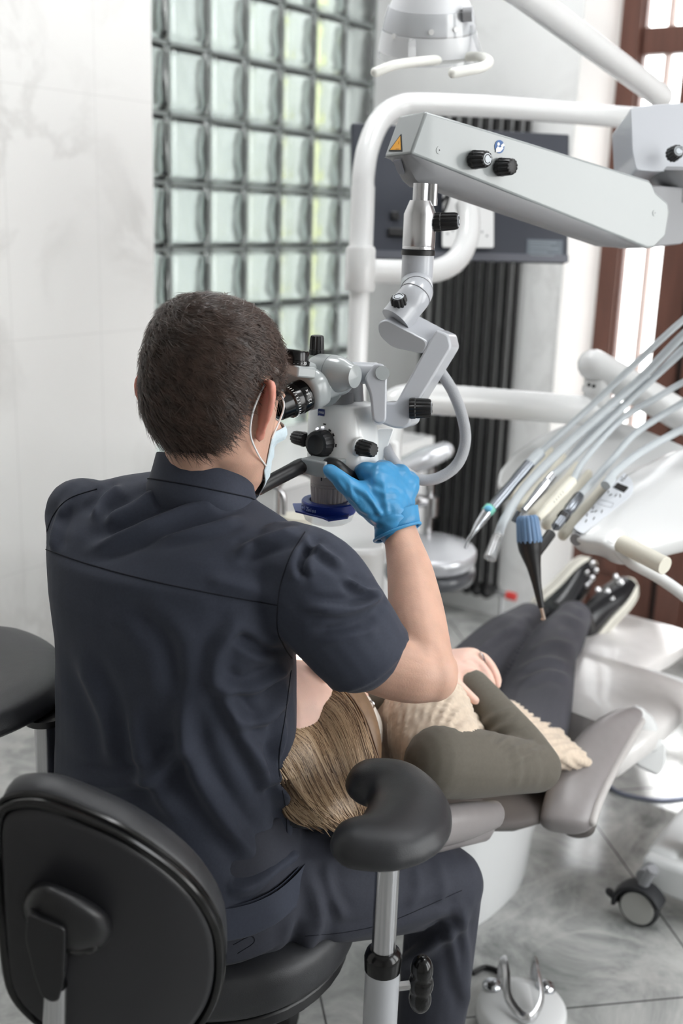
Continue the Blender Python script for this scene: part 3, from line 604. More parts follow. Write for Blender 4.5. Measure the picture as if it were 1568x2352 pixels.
# tunic tail under the overhang
tz = [(.60, 1.04, 1.05), (.575, 1.06, 1.08), (.552, 1.08, 1.10), (.552, 1.06, 1.08), (.60, 1.01, 1.02)]
obj('tunic_tail', loft([ell(HIPC+A(0, 0, z)-BF*.012, BS, BF, .186*ka, .146*kb, p=2.4, n=64) for z, ka, kb in tz], caps=False), M_SHIRT, shirt, subs=1, angle=180)
M_SHADESOLE = mat('pale_rubber_sole', (170, 170, 166), .6); M_SHOE = mat('white_clog', (225, 225, 222), .5)
for f, d in ((FR, BF), (FL, fl)):
    d = nrm(d*A(1, 1, 0)); sd = np.cross(d, ZUP)
    ol = [(-.085, 0), (-.07, .03), (0, .036), (.08, .046), (.15, .042), (.185, .012), (.182, -.015), (.15, -.036), (.08, -.040), (0, -.034), (-.07, -.03)]
    fo2 = spline([f+d*x+sd*y for x, y in ol], 4, closed=True)
    sh = obj('shoe', fused([limb([(f-d*.045+A(0, 0, .055), .030, .038), (f+d*.02+A(0, 0, .055), .034, .042)], hint=(0, 0, 1)), limb([(f-d*.05+A(0, 0, .035), .028, .03), (f+d*.05+A(0, 0, .042), .034, .036), (f+d*.14+A(0, 0, .032), .024, .038)], hint=(0, 0, 1))], .004, 5), M_SHOE, person, angle=180)
    obj('sole', cushion(fo2, ZUP, .022, dome=.0), M_SHADESOLE, sh)
# ================================================================ the dentist's stool with back rest and two arm pads
M_VINYL = mat('black_leatherette', (44, 45, 48), .42, noise=.06, nscale=60, bump=.12, bscale=700, spec=.5)
M_PLAST = mat('black_plastic', (24, 24, 26), .38, bump=.06, bscale=500)
M_GLOSSB = mat('glossy_black_plastic', (14, 14, 15), .18)
M_CHROME = mat('brushed_steel', (190, 190, 192), .22, metal=1)
M_GREYM = mat('grey_painted_steel', (176, 178, 182), .3, coat=.3)
seatc = HIPC+BF*.06
stool = thing('dentist_stool', 'black dentist stool with curved backrest and two kidney arm pads under the dentist', 'stool', (seatc[0], seatc[1], 0))
sr = [seatc+A(0, 0, .40)+BS*.235*math.copysign(abs(math.cos(t))**.85, math.cos(t))+BF*(.22*math.sin(t)) for t in np.linspace(0, 2*math.pi, 40, endpoint=False)]
obj('seat', cushion(sr, ZUP, .085, dome=.1), M_VINYL, stool, subs=1)
obj('seat_shell', prism([p+(seatc+A(0, 0, .40)-p)*.06-ZUP*.02 for p in sr], ZUP*.022), M_PLAST, stool, bevel=.004)
# back rest: upholstered slab that wraps the back, shell with a rubber edge behind it
BO = [(14, 1800), (60, 1786), (120, 1792), (200, 1822), (300, 1868), (400, 1935), (470, 2003), (512, 2075), (524, 2140), (520, 2215), (500, 2275), (460, 2330), (400, 2375), (320, 2392), (240, 2378), (160, 2345), (90, 2300), (40, 2245), (20, 2180), (8, 2060), (2, 1930), (0, 1840)]
bc0 = P(262, 2090, 1.175); bn = nrm(np.cross(P(520, 2140, 1.20)-P(5, 1900, 1.13), P(330, 2390, 1.24)-P(200, 1810, 1.13)))
if bn@ray(262, 2090) < 0: bn = -bn
bx = nrm(P(520, 2140, 1.20)-P(5, 1900, 1.13)); bx = nrm(bx-bn*(bx@bn)); by = np.cross(bn, bx)
def onback(px, py, off=0.0):
    """a point on the curved back rest surface (concave towards the sitter)"""
    r = ray(px, py); k = ((bc0-CAM)@bn)/(r@bn)
    for _ in range(6): p = CAM+r*k; x = (p-bc0)@bx; k = ((bc0-CAM)@bn+x*x*.8)/(r@bn)
    return CAM+r*k+bn*off
def slab(outline, offs, n=20):
    """layers of the outline shrunk about the middle: closed padded slab following the back rest's curve"""
    o = np.array(spline([A(p[0]-12, p[1]+50, 0) for p in outline], 3, closed=True)); c = o.mean(0)
    return loft([[onback(*(c+(p-c)*k+A(17, -27, 0)*off/.05)[:2], off) for p in o] for k, off in offs])
obj('backrest', slab(BO, [(.02, .008), (.5, .008), (.9, .008), (.985, .010), (1.002, .016), (1.0, .028), (.985, .038), (.94, .046), (.85, .050), (.5, .052), (.02, .052)]), M_VINYL, stool, angle=60)
obj('backrest_shell', slab(BO, [(.02, -.006), (.5, -.006), (.88, -.005), (.925, -.003), (.935, .002), (.94, .009), (.5, .009), (.02, .009)]), mat('dark_backrest_shell', (34, 34, 37), .36, spec=.5, bump=.04, bscale=900), stool, angle=60)
oo = spline([A(p[0]-12, p[1]+50) for p in BO], 4, closed=True); cc = np.mean(oo, 0)
obj('edge_piping', [tube([onback(*(cc+(p-cc)*.968), .001) for p in oo], .0052, 10, closed=True), tube([onback(*(cc+(p-cc)*.995), .010) for p in oo], .0042, 8, closed=True)], M_GLOSSB, stool)
# pivot housing and strut behind the back rest
def ob(px, py, o): return onback(px, py)+nrm(ray(px, py))*o
ho = spline([A(*p) for p in [(52, 2085), (66, 2045), (100, 2026), (150, 2040), (205, 2068), (245, 2100), (257, 2140), (240, 2172), (205, 2190), (160, 2192), (110, 2170), (70, 2135)]], 4, closed=True); hc = np.mean(ho, 0)
obj('pivot_housing', loft([[ob(*(hc+(p-hc)*k), o) for p in ho] for k, o in ((.02, -.004), (1, -.004), (1, -.02), (.96, -.036), (.86, -.048), (.6, -.057), (.02, -.060))]), M_PLAST, stool, angle=60)
obj('pivot_knob', limb([(ob(165, 2160, -.028), .014), (ob(205, 2165, -.032), .012)]), M_GLOSSB, stool)
st = [(62, 2100), (150, 2135), (146, 2260), (135, 2300), (118, 2304), (96, 2292), (78, 2240), (58, 2160)]
obj('strut_cover', prism(blend_poly([ob(x, y, -.066) for x, y in st], .006), bn*.03), M_PLAST, stool, bevel=.006, seg=3)
obj('strut', tube([ob(128, 2260, -.035), ob(124, 2400, -.03), P(124, 2520, 1.22), seatc+A(0, 0, .36)-BF*.1], .013, 12), M_CHROME, stool)
# arm pads on steel posts
# spine of the right pad (wide right lobe, narrower horns)
def padspine(spec, z): return [(onZ(x, y, z), r) for x, y, r in spec]
RS = [(868, 1785, .045), (905, 1792, .050), (940, 1835, .054), (928, 1885, .058), (888, 1915, .050), (830, 1922, .039)]
def beanpad(sp):
    c = spline([p for p, r in sp], 6); rr = [float(x[0]) for x in spline([A(r) for p, r in sp], 6)]
    return [ellipsoid(p-ZUP*.012, A(r, 0, 0), A(0, r, 0), ZUP*.024, 18) for p, r in zip(c, rr)] + [ellipsoid(p-ZUP*.002, A(r*.9, 0, 0), A(0, r*.9, 0), ZUP*.022, 18) for p, r in zip(c, rr)]
def padobj(sp, lift=0):
    v, f = fused(beanpad(sp), .0035, 14); return obj('arm_pad', (v, f), M_VINYL, stool, angle=180)
rsp = padspine(RS, .775)
padobj(rsp)
pc = onZ(893, 1925, .755); tp = pc*A(1, 1, 0)
def post(p, side):
    b = p*A(1, 1, 0)
    obj('pad_plate', lathe(p+A(0, 0, -.010), ZUP, [(0, .001), (0, .03), (.012, .034), (.014, .001)], 24), M_PLAST, stool)
    obj('post', tube([p+A(0, 0, -.005), b+A(0, 0, .56)], .0155, 20), M_CHROME, stool)
    obj('post_collar', lathe(b+A(0, 0, .565), ZUP, [(0, .001), (0, .0235), (.018, .0245), (.026, .022), (.030, .017), (.030, .001)], 24), M_GLOSSB, stool)
    e = b+A(0, 0, .30)
    obj('post_sleeve', tube(spline([b+A(0, 0, .57), b+A(0, 0, .42), e, e*.4+seatc*.6*A(1, 1, 0)+A(0, 0, .3*.6-.03), seatc*A(1, 1, 0)+A(0, 0, .33)], 6), .0225, 20), M_GREYM, stool)
    k0 = b+A(0, 0, .535); kd = nrm(RT0*side*.9+HEAD*.2)
    obj('clamp_stem', tube([k0, k0+kd*.045], .006, 10), M_CHROME, stool)
    return k0+kd*.045, kd
k0, kd = post(pc, 1)
kv = nrm(ZUP-kd*(kd@ZUP)); kw = np.cross(kd, kv)
obj('clamp_knob', fused([ellipsoid(k0+kv*.022+kd*.008, kd*.015, kw*.017, kv*.021, 16), ellipsoid(k0-kv*.022+kd*.008, kd*.015, kw*.017, kv*.021, 16), ellipsoid(k0+kd*.008, kd*.017, kw*.017, kv*.02, 16)], .002, 8), M_GLOSSB, stool, angle=180)
lsp = padspine([(-70, 1648, .05), (-5, 1610, .066), (40, 1572, .076), (40, 1515, .076), (0, 1478, .062), (-60, 1470, .05)], .80)
padobj(lsp)
k1, kd1 = post(onZ(102, 1640, .775), -1)
obj('clamp_knob', ellipsoid(k1, kd1*.018, np.cross(kd1, ZUP)*.016, ZUP*.04, 16), M_GLOSSB, stool)
obj('gas_column', [tube([seatc*A(1, 1, 0)+A(0, 0, .08), seatc*A(1, 1, 0)+A(0, 0, .40)], .024, 20), lathe(seatc*A(1, 1, 0)+A(0, 0, .34), ZUP, [(0, .03), (.0, .05), (.05, .06), (.06, .001)], 24)], M_CHROME, stool)
for k in range(5):
    a = 2*math.pi*k/5+.5; d = A(math.cos(a), math.sin(a), 0); e = seatc*A(1, 1, 0)+d*.27
    lg = obj('foot', tube([seatc*A(1, 1, 0)+A(0, 0, .10), e+A(0, 0, .075)], [.026, .016], 12, flat=.7), M_CHROME, stool)
    obj('castor', [lathe(e-np.cross(d, ZUP)*.02+A(0, 0, .027), np.cross(d, ZUP), [(0, .001), (0, .022), (.006, .027), (.034, .027), (.04, .022), (.04, .001)], 20), tube([e+A(0, 0, .03), e+A(0, 0, .08)], .006, 8)], M_PLAST, lg)
# ================================================================ operating microscope on its floor stand
M_WHITEP = mat('light_grey_lacquer', (156, 161, 162), .28, coat=.35, spec=.5)
M_LACQ = mat('cool_grey_lacquer', (184, 187, 193), .28, coat=.35)
M_SHADEG = mat('mid_grey_plastic', (142, 143, 146), .5)
M_WHITE = mat('white_lacquer', (232, 234, 234), .25, coat=.4)
M_KNOB = mat('black_rubber_knob', (20, 20, 22), .42)
M_SILV = mat('satin_aluminium', (205, 205, 207), .25, metal=1)
M_ENDC = mat('silver_cap_print', (196, 202, 208), .4)
M_BLUE = mat('blue_ring_plastic', (22, 48, 132), .35)
M_BLUEL = mat('logo_blue', (20, 40, 110), .4)
M_WHT = mat('white_print', (236, 238, 240), .5)
M_BLK = mat('black_print', (18, 18, 20), .5)
M_YEL = mat('warning_yellow', (238, 170, 48), .5)
M_CLEAR = pane_mat('clear_plastic', (.93, .94, .95)); _N = M_CLEAR.node_tree.nodes; _d = _N.new('ShaderNodeBsdfDiffuse'); _d.inputs[0].default_value = (.9, .9, .9, 1); _m = _N.new('ShaderNodeMixShader'); _m.inputs[0].default_value = .22
_o = _N['Material Output']; _s = _o.inputs[0].links[0].from_socket; M_CLEAR.node_tree.links.new(_s, _m.inputs[1]); M_CLEAR.node_tree.links.new(_d.outputs[0], _m.inputs[2]); M_CLEAR.node_tree.links.new(_m.outputs[0], _o.inputs[0])
M_HOSE = mat('grey_ribbed_hose', (168, 170, 174), .6, bump=.3, bscale=900)
M_RIB = mat('warm_grey_ribbed_plastic', (172, 164, 162), .5)
B35 = math.radians(35); SX = math.cos(B35)*RT0-math.sin(B35)*HEAD; SY = math.sin(B35)*RT0+math.cos(B35)*HEAD
colp = P(1835, 300, 2.02); colf = colp*A(1, 1, 0)
scope = thing('operating_microscope', 'pale grey operating microscope with black knobs on a jointed floor stand arm', 'microscope', tuple(colf))
# ---- suspension arm
TL, BL, TR = P(978, 255, 1.60), P(943, 353, 1.60), P(1491, 414, 1.88)
e1 = nrm(TR-TL); fn = nrm(np.cross(e1, BL-TL)); fn = -fn if fn@ray(1200, 400) < 0 else fn
TH = fn*.068
def af(px, py, off=0.0):
    r = ray(px, py); return CAM+r*(((TL-CAM)@fn)/(r@fn))+fn*off
up_ = [(978, 255), (1230, 332), (1491, 414), (1499, 424), (1506, 441), (1534, 466), (1538, 487), (1529, 542), (1503, 569), (1486, 571), (1220, 464), (943, 353)]
cap_slope = P(921, 258, 1.66)-P(978, 255, 1.60)
obj('arm_cover', prism([af(*p) for p in up_], TH), M_WHITEP, scope, bevel=.004, seg=3)
kee = [(944, 354), (953, 381), (968, 411), (983, 426), (1021, 430), (1041, 437), (1230, 502), (1418, 566), (1484, 570)]
ktop = [(944, 354), (1000, 377), (1060, 401), (1120, 425), (1180, 449), (1250, 476), (1330, 508), (1400, 536), (1484, 569)]
def kring(off, k):
    a = [af(*p)+TH*off for p in ktop]; b = [af(x0+(x1-x0)*k, y0+(y1-y0)*k)+TH*off for (x0, y0), (x1, y1) in zip(ktop, kee)]
    return a[::-1]+b
kr = [kring(.0, .02), kring(.10, .55), kring(.26, .97), kring(.34, 1), kring(.66, 1), kring(.74, .97), kring(.90, .55), kring(1, .02)]
obj('arm_underside', loft(kr), M_SHADEG, scope, angle=40)
obj('arm_slot', prism(blend_poly([af(x, y)+TH*k-e1*.0015 for x, y, k in ((946, 364, .36), (946, 364, .66), (957, 398, .62), (957, 398, .40))], .002), -e1*.002), mat('lilac_grey_slot', (120, 122, 132), .2), scope, bevel=.0006)
for x, y in ((1008, 345), (1503, 489)):
    obj('screw_cover', disc(af(x, y, -.0003), -fn, .0056, .0010), M_WHITEP, scope); obj('screw_hole', disc(af(x, y, -.0011), -fn, .0009, .0004, 10), M_BLK, scope)
def gripknob(p, ax, r, l, capr=.62):
    k = obj('knob', knob(p, ax, r, l), M_KNOB, scope, angle=28); obj('knob_cap', [lathe(p+nrm(ax)*(l-.0006), ax, [(0, .001), (0, r*capr), (.0012, r*capr*.96), (.0014, .001)], 24)], M_ENDC, k, label='silver knob end cap with a ring printed on it'); obj('knob_print', tube([p+nrm(ax)*(l+.0009)+r*capr*.72*(math.cos(t)*perp(ax)[0]+math.sin(t)*perp(ax)[1]) for t in np.linspace(.3, 5.6, 24)], .0006, 6), M_KNOB, k); return k
gripknob(af(1086, 367), -fn+e1*.1, .0142, .030); obj('knob', knob(af(1146, 384), -fn+e1*.1, .0142, .029), M_KNOB, scope, angle=28)
bdg = obj('manual_badge', disc(af(1146, 337, -.0004), -fn, .0098, .001, 32), mat('sign_blue', (24, 84, 148), .4), scope, label='round blue badge with a white reading figure')
bp = lambda x, y: af(x, y, -.0014)
obj('badge_figure', [disc(bp(1143, 331), -fn, .0026, .0004), prism([bp(*p) for p in ((1137, 350), (1137, 342), (1141, 336), (1146, 339), (1152, 336), (1154, 341), (1147, 349))], -fn*.0004), prism([bp(*p) for p in ((1148, 334), (1154, 329), (1157, 334), (1151, 340))], -fn*.0004)], M_WHT, bdg, smooth=False)
# warning triangle on the sloped end face
ca_, cb_, cc_ = af(943, 353), af(978, 255), af(943, 353)+TH
cn_ = nrm(np.cross(cb_-ca_, cc_-ca_)); cn_ = -cn_ if cn_@(CAM-ca_) < 0 else cn_
def cf(px, py, off=0): r = ray(px, py); return CAM+r*(((ca_-CAM)@cn_)/(r@cn_))+cn_*off
tri = [(892, 348), (922, 307), (924, 348)]; tc_ = np.mean(np.array(tri, float), 0)
wt = obj('warning_sign', prism(blend_poly([cf(*p, .0002) for p in tri], .002), cn_*.0006), M_BLK, scope, smooth=False)
obj('warning_field', prism([cf(*(tc_+(A(*p)-tc_)*.78), .0009) for p in tri], cn_*.0003), M_YEL, wt, smooth=False)
obj('warning_text', [tube([cf(910, 343, .0012), cf(918, 343, .0012)], .0005, 6), tube([cf(916, 332, .0012), cf(917, 326, .0012)], .0006, 6)], mat('dull_orange_print', (190, 130, 40), .5), wt)
# ---- joint to the column and its link
obj('arm_joint', prism(blend_poly([af(*p)+TH*.22 for p in ((1490, 424), (1610, 430), (1585, 560), (1490, 571))], .008), TH*.56), M_SHADEG, scope, bevel=.004)
bd = 1.90
bxp = [(1447, 247), (1500, 240), (1900, 215), (1900, 385), (1500, 394), (1460, 390), (1452, 350)]
obj('column_head', prism(blend_poly([P(x, y, bd+(x-1447)*.0003) for x, y in bxp], .006), FW*.13), M_LACQ, scope, bevel=.006, seg=3)
jc = P(1562, 392, bd+.07)
obj('column_head_neck', lathe(jc+A(0, 0, .004), -ZUP, [(0, .001), (0, .060), (.006, .066), (.018, .060), (.028, .045), (.034, .03), (.06, .03), (.06, .001)], 32), M_SHADEG, scope)
gripknob(P(1542, 356, bd-.004), -FW+RT*.25, .0135, .022)
obj('column', tube([colf+A(0, 0, .10), colp*A(1, 1, 0)+A(0, 0, 1.75)], .036, 24), M_WHITE, scope)
# ---- floor base with castors
c0, c1 = onZ(1485, 1944, .15), onZ(1556, 1968, .15)
obj('base', [aabb(c0[0], c1[0], c0[1], c0[1]+.62, .055, .15)], M_WHITE, scope, bevel=.018, seg=4)
obj('base_beam', [aabb(c0[0], colf[0]+.3, colf[1]-.07, colf[1]+.07, .06, .14)], M_WHITE, scope, bevel=.012)
M_WHEEL = mat('grey_wheel_disc', (176, 176, 172), .5); M_TYRE = mat('black_rubber_tyre', (34, 35, 38), .5)
def castor(w, ax, parent):
    ax = nrm(ax); t = nrm(np.cross(ax, ZUP)); c = w+A(0, 0, .046)
    cs = obj('castor', [lathe(c-ax*.011, ax, [(0, .001), (0, .036), (.002, .043), (.006, .046), (.016, .046), (.020, .043), (.022, .036), (.022, .001)], 36)], M_TYRE, parent)
    obj('wheel_disc', [disc(c+ax*.0115, ax, .0375, .003, 36), disc(c-ax*.0115, ax, .0375, .003, 36)], M_WHEEL, cs)
    hood = [c+ax*s*.024+.054*(math.cos(a)*t+math.sin(a)*ZUP) for s in (-1, 1) for a in np.linspace(.2, 2.6, 12)]
    R = [[c+ax*s+r*(math.cos(a)*t+math.sin(a)*ZUP) for s, r in ((-.023, .048), (-.023, .056), (.0, .060), (.023, .056), (.023, .048))] for a in np.linspace(-.15, 2.7, 14)]
    obj('castor_hood', loft(R), M_TYRE, cs); obj('brake_lever', tube([c+t*.052-A(0, 0, .005), c+t*.07+A(0, 0, .006)], [.007, .009], 8, dome=True), M_TYRE, cs)
    obj('castor_fork', tube([c+A(0, 0, .045)-t*.0, c+A(0, 0, .1)-t*.02], .012, 10), M_SHADEG, cs)
wc = onZ(1462, 2122, 0); wdir = nrm((CAM-wc)*A(1, 1, 0)); wa = nrm(wdir*.75-RT0*.28)
castor(wc, wa, scope); castor(wc+A(.7, .02, 0), A(1, .2, 0), scope); castor(A(c0[0]+.02, c0[1]+.56, 0), A(1, .6, 0), scope); castor(A(colf[0]+.28, colf[1]+.25, 0), A(1, .3, 0), scope)
obj('base_foot', [tube([wc+A(0, 0, .118), A(c0[0]+.03, c0[1]+.05, .11)], [.016, .02], 12), tube([A(wc[0]+.7, wc[1]+.02, .118), A(colf[0], colf[1], .11)], [.016, .03], 12), tube([A(colf[0]+.28, colf[1]+.25, .118), A(colf[0], colf[1], .11)], [.016, .03], 12)], M_SHADEG, scope)
# ---- spindle, coupling, bent tube
D = 1.63; mp_ = D/F
ax0 = P(967, 440, D)
def dn(py): return ax0-ZUP*((py-440)*mp_*1.03)
obj('spindle', [tube([dn(422), dn(470)], .0125, 20), tube([dn(424)+RT*.017, dn(470)+RT*.017], .008, 12)], M_CHROME, scope)
obj('coupling', lathe(dn(459), -ZUP, [(0, .001), (0, .0165), (.020, .0245), (.066, .0247), (.067, .0243), (.0675, .0247), (.071, .0247), (.071, .001)], 40), M_SILV, scope)
obj('coupling_ring', lathe(dn(567), -ZUP, [(0, .001), (0, .0255), (.0075, .0255), (.0075, .001)], 40), M_KNOB, scope)
tp_ = spline([dn(577), dn(610), dn(640), P(955, 675, D-.004), P(930, 708, D-.01), P(908, 736, D-.014)], 6)
obj('bent_tube', tube(tp_, .0242, 28), M_LACQ, scope)
obj('tube_joint_line', [tube([p+.0245*(math.cos(t)*a+math.sin(t)*b) for t in np.linspace(0, 6.283, 40)], .0006, 6) for p, (a, b) in ((tp_[17], perp(nrm(tp_[18]-tp_[16]))), (tp_[19], perp(nrm(tp_[20]-tp_[18]))))], M_SHADEG, scope)
gripknob(dn(508)+RT*.022-FW*.004, RT-FW*.25, .0145, .036)
# ---- pendulum link
d1_, = (1.60,)
plate = blend_poly([P(*p, d1_) for p in ((866, 741), (885, 733), (985, 786), (974, 815), (900, 799), (868, 770))], .009)
ex = P(922, 712, d1_+.052)-P(872, 735, d1_)
obj('link_arm', prism(plate, ex), M_LACQ, scope, bevel=.003, seg=3)
pc_ = np.mean(plate, 0); obj('link_cover', prism([pc_+(p-pc_)*.93-ex*.012 for p in plate], ex*.012), M_SHADEG, scope, bevel=.0008)
leg = [(983, 787), (1003, 756), (1030, 768), (1037, 798), (946, 948), (942, 975), (928, 985), (905, 984), (873, 973), (863, 957), (864, 932), (874, 924), (908, 925)]
ex2 = P(1022, 800, d1_+.056)-P(1002, 800, d1_)
obj('link_leg', prism(blend_poly([P(*p, d1_-.002) for p in leg], .005), ex2), M_LACQ, scope, bevel=.0045, seg=3)
gripknob(P(921, 721, 1.615), P(916, 690, 1.60)-P(921, 720, 1.615), .0137, .030)
gripknob(P(940, 938, 1.598), RT-FW*.12+UP*.0, .0155, .032)
# ---- crank that carries the head
obj('crank', [prism(blend_poly([P(*p, 1.578) for p in ((836, 868), (850, 905), (856, 966), (868, 974), (887, 968), (889, 848), (878, 834), (860, 834))], .006), FW*.032), tube([P(782, 855, 1.615), P(866, 858, 1.592)], .0160, 28)], M_LACQ, scope, bevel=.003, seg=3)
obj('crank_cap', disc(P(878, 857, 1.577), -FW+RT*.2, .0105, .0016, 28), M_WHITEP, scope)
# ---- head drum, body
dr0 = P(718, 852, 1.60)
obj('tilt_drum', lathe(dr0, SX, [(-.004, .001), (-.003, .014), (.002, .022), (.012, .0265), (.034, .0272), (.0345, .0262), (.0355, .0272), (.050, .026), (.060, .0225), (.068, .018), (.076, .0165), (.080, .001)], 36), M_WHITEP, scope)
obj('knob', knob(P(727, 815, 1.60), ZUP, .0112, .0285), M_KNOB, scope, angle=28)
obj('neck_block', [tube([P(770, 905, 1.645), P(770, 940, 1.645)], .028, 20), tube([P(815, 880, 1.66), P(818, 930, 1.66)], .012, 12)], M_SHADEG, scope)
def bring(py, cx, hx, hy, d=1.645, p=3.4):
    c = P(cx, py, d); return [c+SX*hx*math.copysign(abs(math.cos(t))**(2/p), math.cos(t))+SY*hy*math.copysign(abs(math.sin(t))**(2/p), math.sin(t)) for t in np.linspace(0, 2*math.pi, 48, endpoint=False)]
obj('body', loft([bring(923, 786, .02, .02), bring(923, 786, .040, .032), bring(928, 786, .0455, .037), bring(945, 786, .0475, .040), bring(1000, 787, .050, .042), bring(1060, 788, .0505, .042), bring(1083, 786, .048, .041), bring(1086, 786, .02, .02)]), M_WHITE, scope, angle=50)
TSC = bvh(*[np.array(x) if i == 0 else x for i, x in enumerate(loft([bring(923, 786, .02, .02), bring(923, 786, .040, .032), bring(928, 786, .0455, .037), bring(945, 786, .0475, .040), bring(1000, 787, .050, .042), bring(1060, 788, .0505, .042), bring(1083, 786, .048, .041), bring(1086, 786, .02, .02)]))])
obj('body_flange', prism(blend_poly([P(*p, 1.67) for p in ((905, 984), (872, 1078), (835, 1078), (868, 984))], .004), FW*.02), M_WHITE, scope, bevel=.003)
lg_, ln_ = hit(TSC, 738, 950, .0004)
lr = nrm(np.cross(ZUP, ln_)); 
lgo = obj('logo_plate', prism([lg_+lr*x+ZUP*y for x, y in ((-.0062, .0068), (.0062, .0068), (.0062, -.0066), (.003, -.0054), (0, -.0050), (-.003, -.0054), (-.0062, -.0066))], ln_*.0006), M_BLUEL, scope, smooth=False, label='small dark blue logo plate')
obj('logo_lettering', text_piece('ZEISS', lg_+ln_*.0008+ZUP*.0012, lr, ZUP, .0044), M_WHT, lgo, smooth=False)
k1_, n1_ = hit(TSC, 742, 1018); n1_ = nrm(n1_*A(1, 1, .2))
big = obj('main_knob', lathe(k1_-n1_*.002, n1_, [(0, .001), (0, .0205), (.004, .0212), (.016, .0206), (.020, .0195), (.021, .015), (.0195, .012), (.0195, .001)], 48, ribs=24, ribamp=.0006), M_KNOB, scope, angle=28)
dots = []; dk = []
for a, lit in ((150, 1), (122, 1), (96, 1), (62, 0), (40, 0), (0, 0), (-92, 0), (88, 2)):
    rr = .0236 if lit != 2 else .0285; t = math.radians(a); c = k1_+(math.cos(t)*nrm(np.cross(ZUP, n1_))+math.sin(t)*nrm(np.cross(n1_, np.cross(ZUP, n1_))))*rr
    p_ = proj(c); h, hn = hit(TSC, p_[0], p_[1], .0004)
    if h is None: continue
    tg = nrm(np.cross(hn, c-k1_)); rd = nrm(np.cross(tg, hn)); (dots if lit == 1 else dk).append(box(h, tg*.0048, rd*.0024, hn*.0006))
m_lit = mat('lit_indicator', (240, 240, 255), .3, emit=(.9, .9, 1), estr=1.6); [obj('indicator_lamp', q, m_lit, scope, bevel=.0006) for q in dots]; [obj('dial_mark', q, M_BLK, scope, smooth=False) for q in dk]
k2_, n2_ = hit(TSC, 826, 1027); n2_ = nrm(SX*.95-SY*.2+UP*.02)
obj('knob', knob(k2_, n2_, .0125, .0295), M_KNOB, scope, angle=28); obj('knob_ring', lathe(k2_-n2_*.001, n2_, [(0, .001), (0, .0155), (.003, .0150), (.003, .001)], 28), M_WHITE, scope)
kl = P(702, 1010, 1.65); obj('knob', knob(kl, -SX+SY*.15, .0115, .026), M_KNOB, scope, angle=28)
# ---- handles
hb = P(731, 1072, 1.585)
obj('handle_bar', [box(hb, SX*.044, SY*.028, ZUP*.024), box(hb+SY*.03, SX*.05, SY*.05, ZUP*.02)], M_WHITEP, scope, bevel=.0025)
obj('handle', tube(spline([P(706, 1071, 1.592), P(688, 1072, 1.59), P(662, 1085, 1.57), P(620, 1107, 1.545), P(594, 1121, 1.53)], 5), [.0125, .0120, .0112, .0108, .0105, .0105], 20, dome=True), M_KNOB, scope)
obj('handle', tube(spline([P(757, 1070, 1.575), P(772, 1074, 1.57), P(795, 1092, 1.578), P(826, 1112, 1.598), P(872, 1130, 1.618)], 5), [.0125, .0120, .0115, .0115, .0112, .011], 20, dome=True), M_KNOB, scope)
# ---- objective with splash ring
oc = P(757, 1088, 1.64)
def od(py): return oc-ZUP*((py-1088)*1.64/F*1.04)
obj('objective', [lathe(od(1086), -ZUP, [(0, .001), (0, .0295), (.013, .0290), (.0135, .0282), (.014, .0290), (.018, .0288), (.018, .001)], 48)], M_RIB, scope)
obj('focus_ring', lathe(od(1113), -ZUP, [(0, .001), (0, .0290), (.030, .0265), (.036, .0262), (.036, .001)], 72, ribs=24, ribamp=.0010), M_RIB, scope, angle=25)
obj('focus_mark', box(hit(bvh(*[np.array(x) if i == 0 else x for i, x in enumerate(lathe(od(1086), -ZUP, [(0, .0295), (.018, .0288)], 48))]), 738, 1100, .0003)[0], RT*.0016, ZUP*.006, FW*.0008), M_BLK, scope, smooth=False)
rc = od(1150)
def rr_(r, z): return [rc+A(r*math.cos(t), r*math.sin(t), z) for t in np.linspace(0, 2*math.pi, 56, endpoint=False)]
ring = obj('splash_ring', loft([rr_(.030, .002), rr_(.0400, .002), rr_(.0415, 0), rr_(.0415, -.014), rr_(.0405, -.016), rr_(.033, -.016), rr_(.030, -.004)], caps=False, closed=True), M_BLUE, scope)
w0 = P(752, 1166, 1.60)
obj('ring_wing', prism([rc+A(0, 0, -.012)+v for v in (-SX*.060-SY*.012, -SX*.030-SY*.044, SX*.022-SY*.046, SX*.038-SY*.052, SX*.05-SY*.02, SX*.03+SY*.02, -SX*.03+SY*.02)], -ZUP*.003), M_BLUE, ring, bevel=.0008)
cv = []
for i, ch in enumerate('Carl Zeiss'):
    if ch == ' ': continue
    an = math.atan2(*( -SY*1.0-SX*.35)[[1, 0]])+(i-4.0)*.092; nn_ = A(math.cos(an), math.sin(an), 0); cv.append(text_piece(ch, rc+nn_*.0418-ZUP*.007, np.cross(ZUP, nn_), ZUP, .0085))
obj('ring_lettering', cv, mat('pale_lettering', (176, 190, 226), .5), ring, smooth=False)
obj('clear_dome', lathe(rc-ZUP*.016, -ZUP, [(0, .034), (0, .0385), (.004, .039), (.012, .036), (.017, .028), (.0185, .015), (.019, .001)], 40), M_CLEAR, scope)
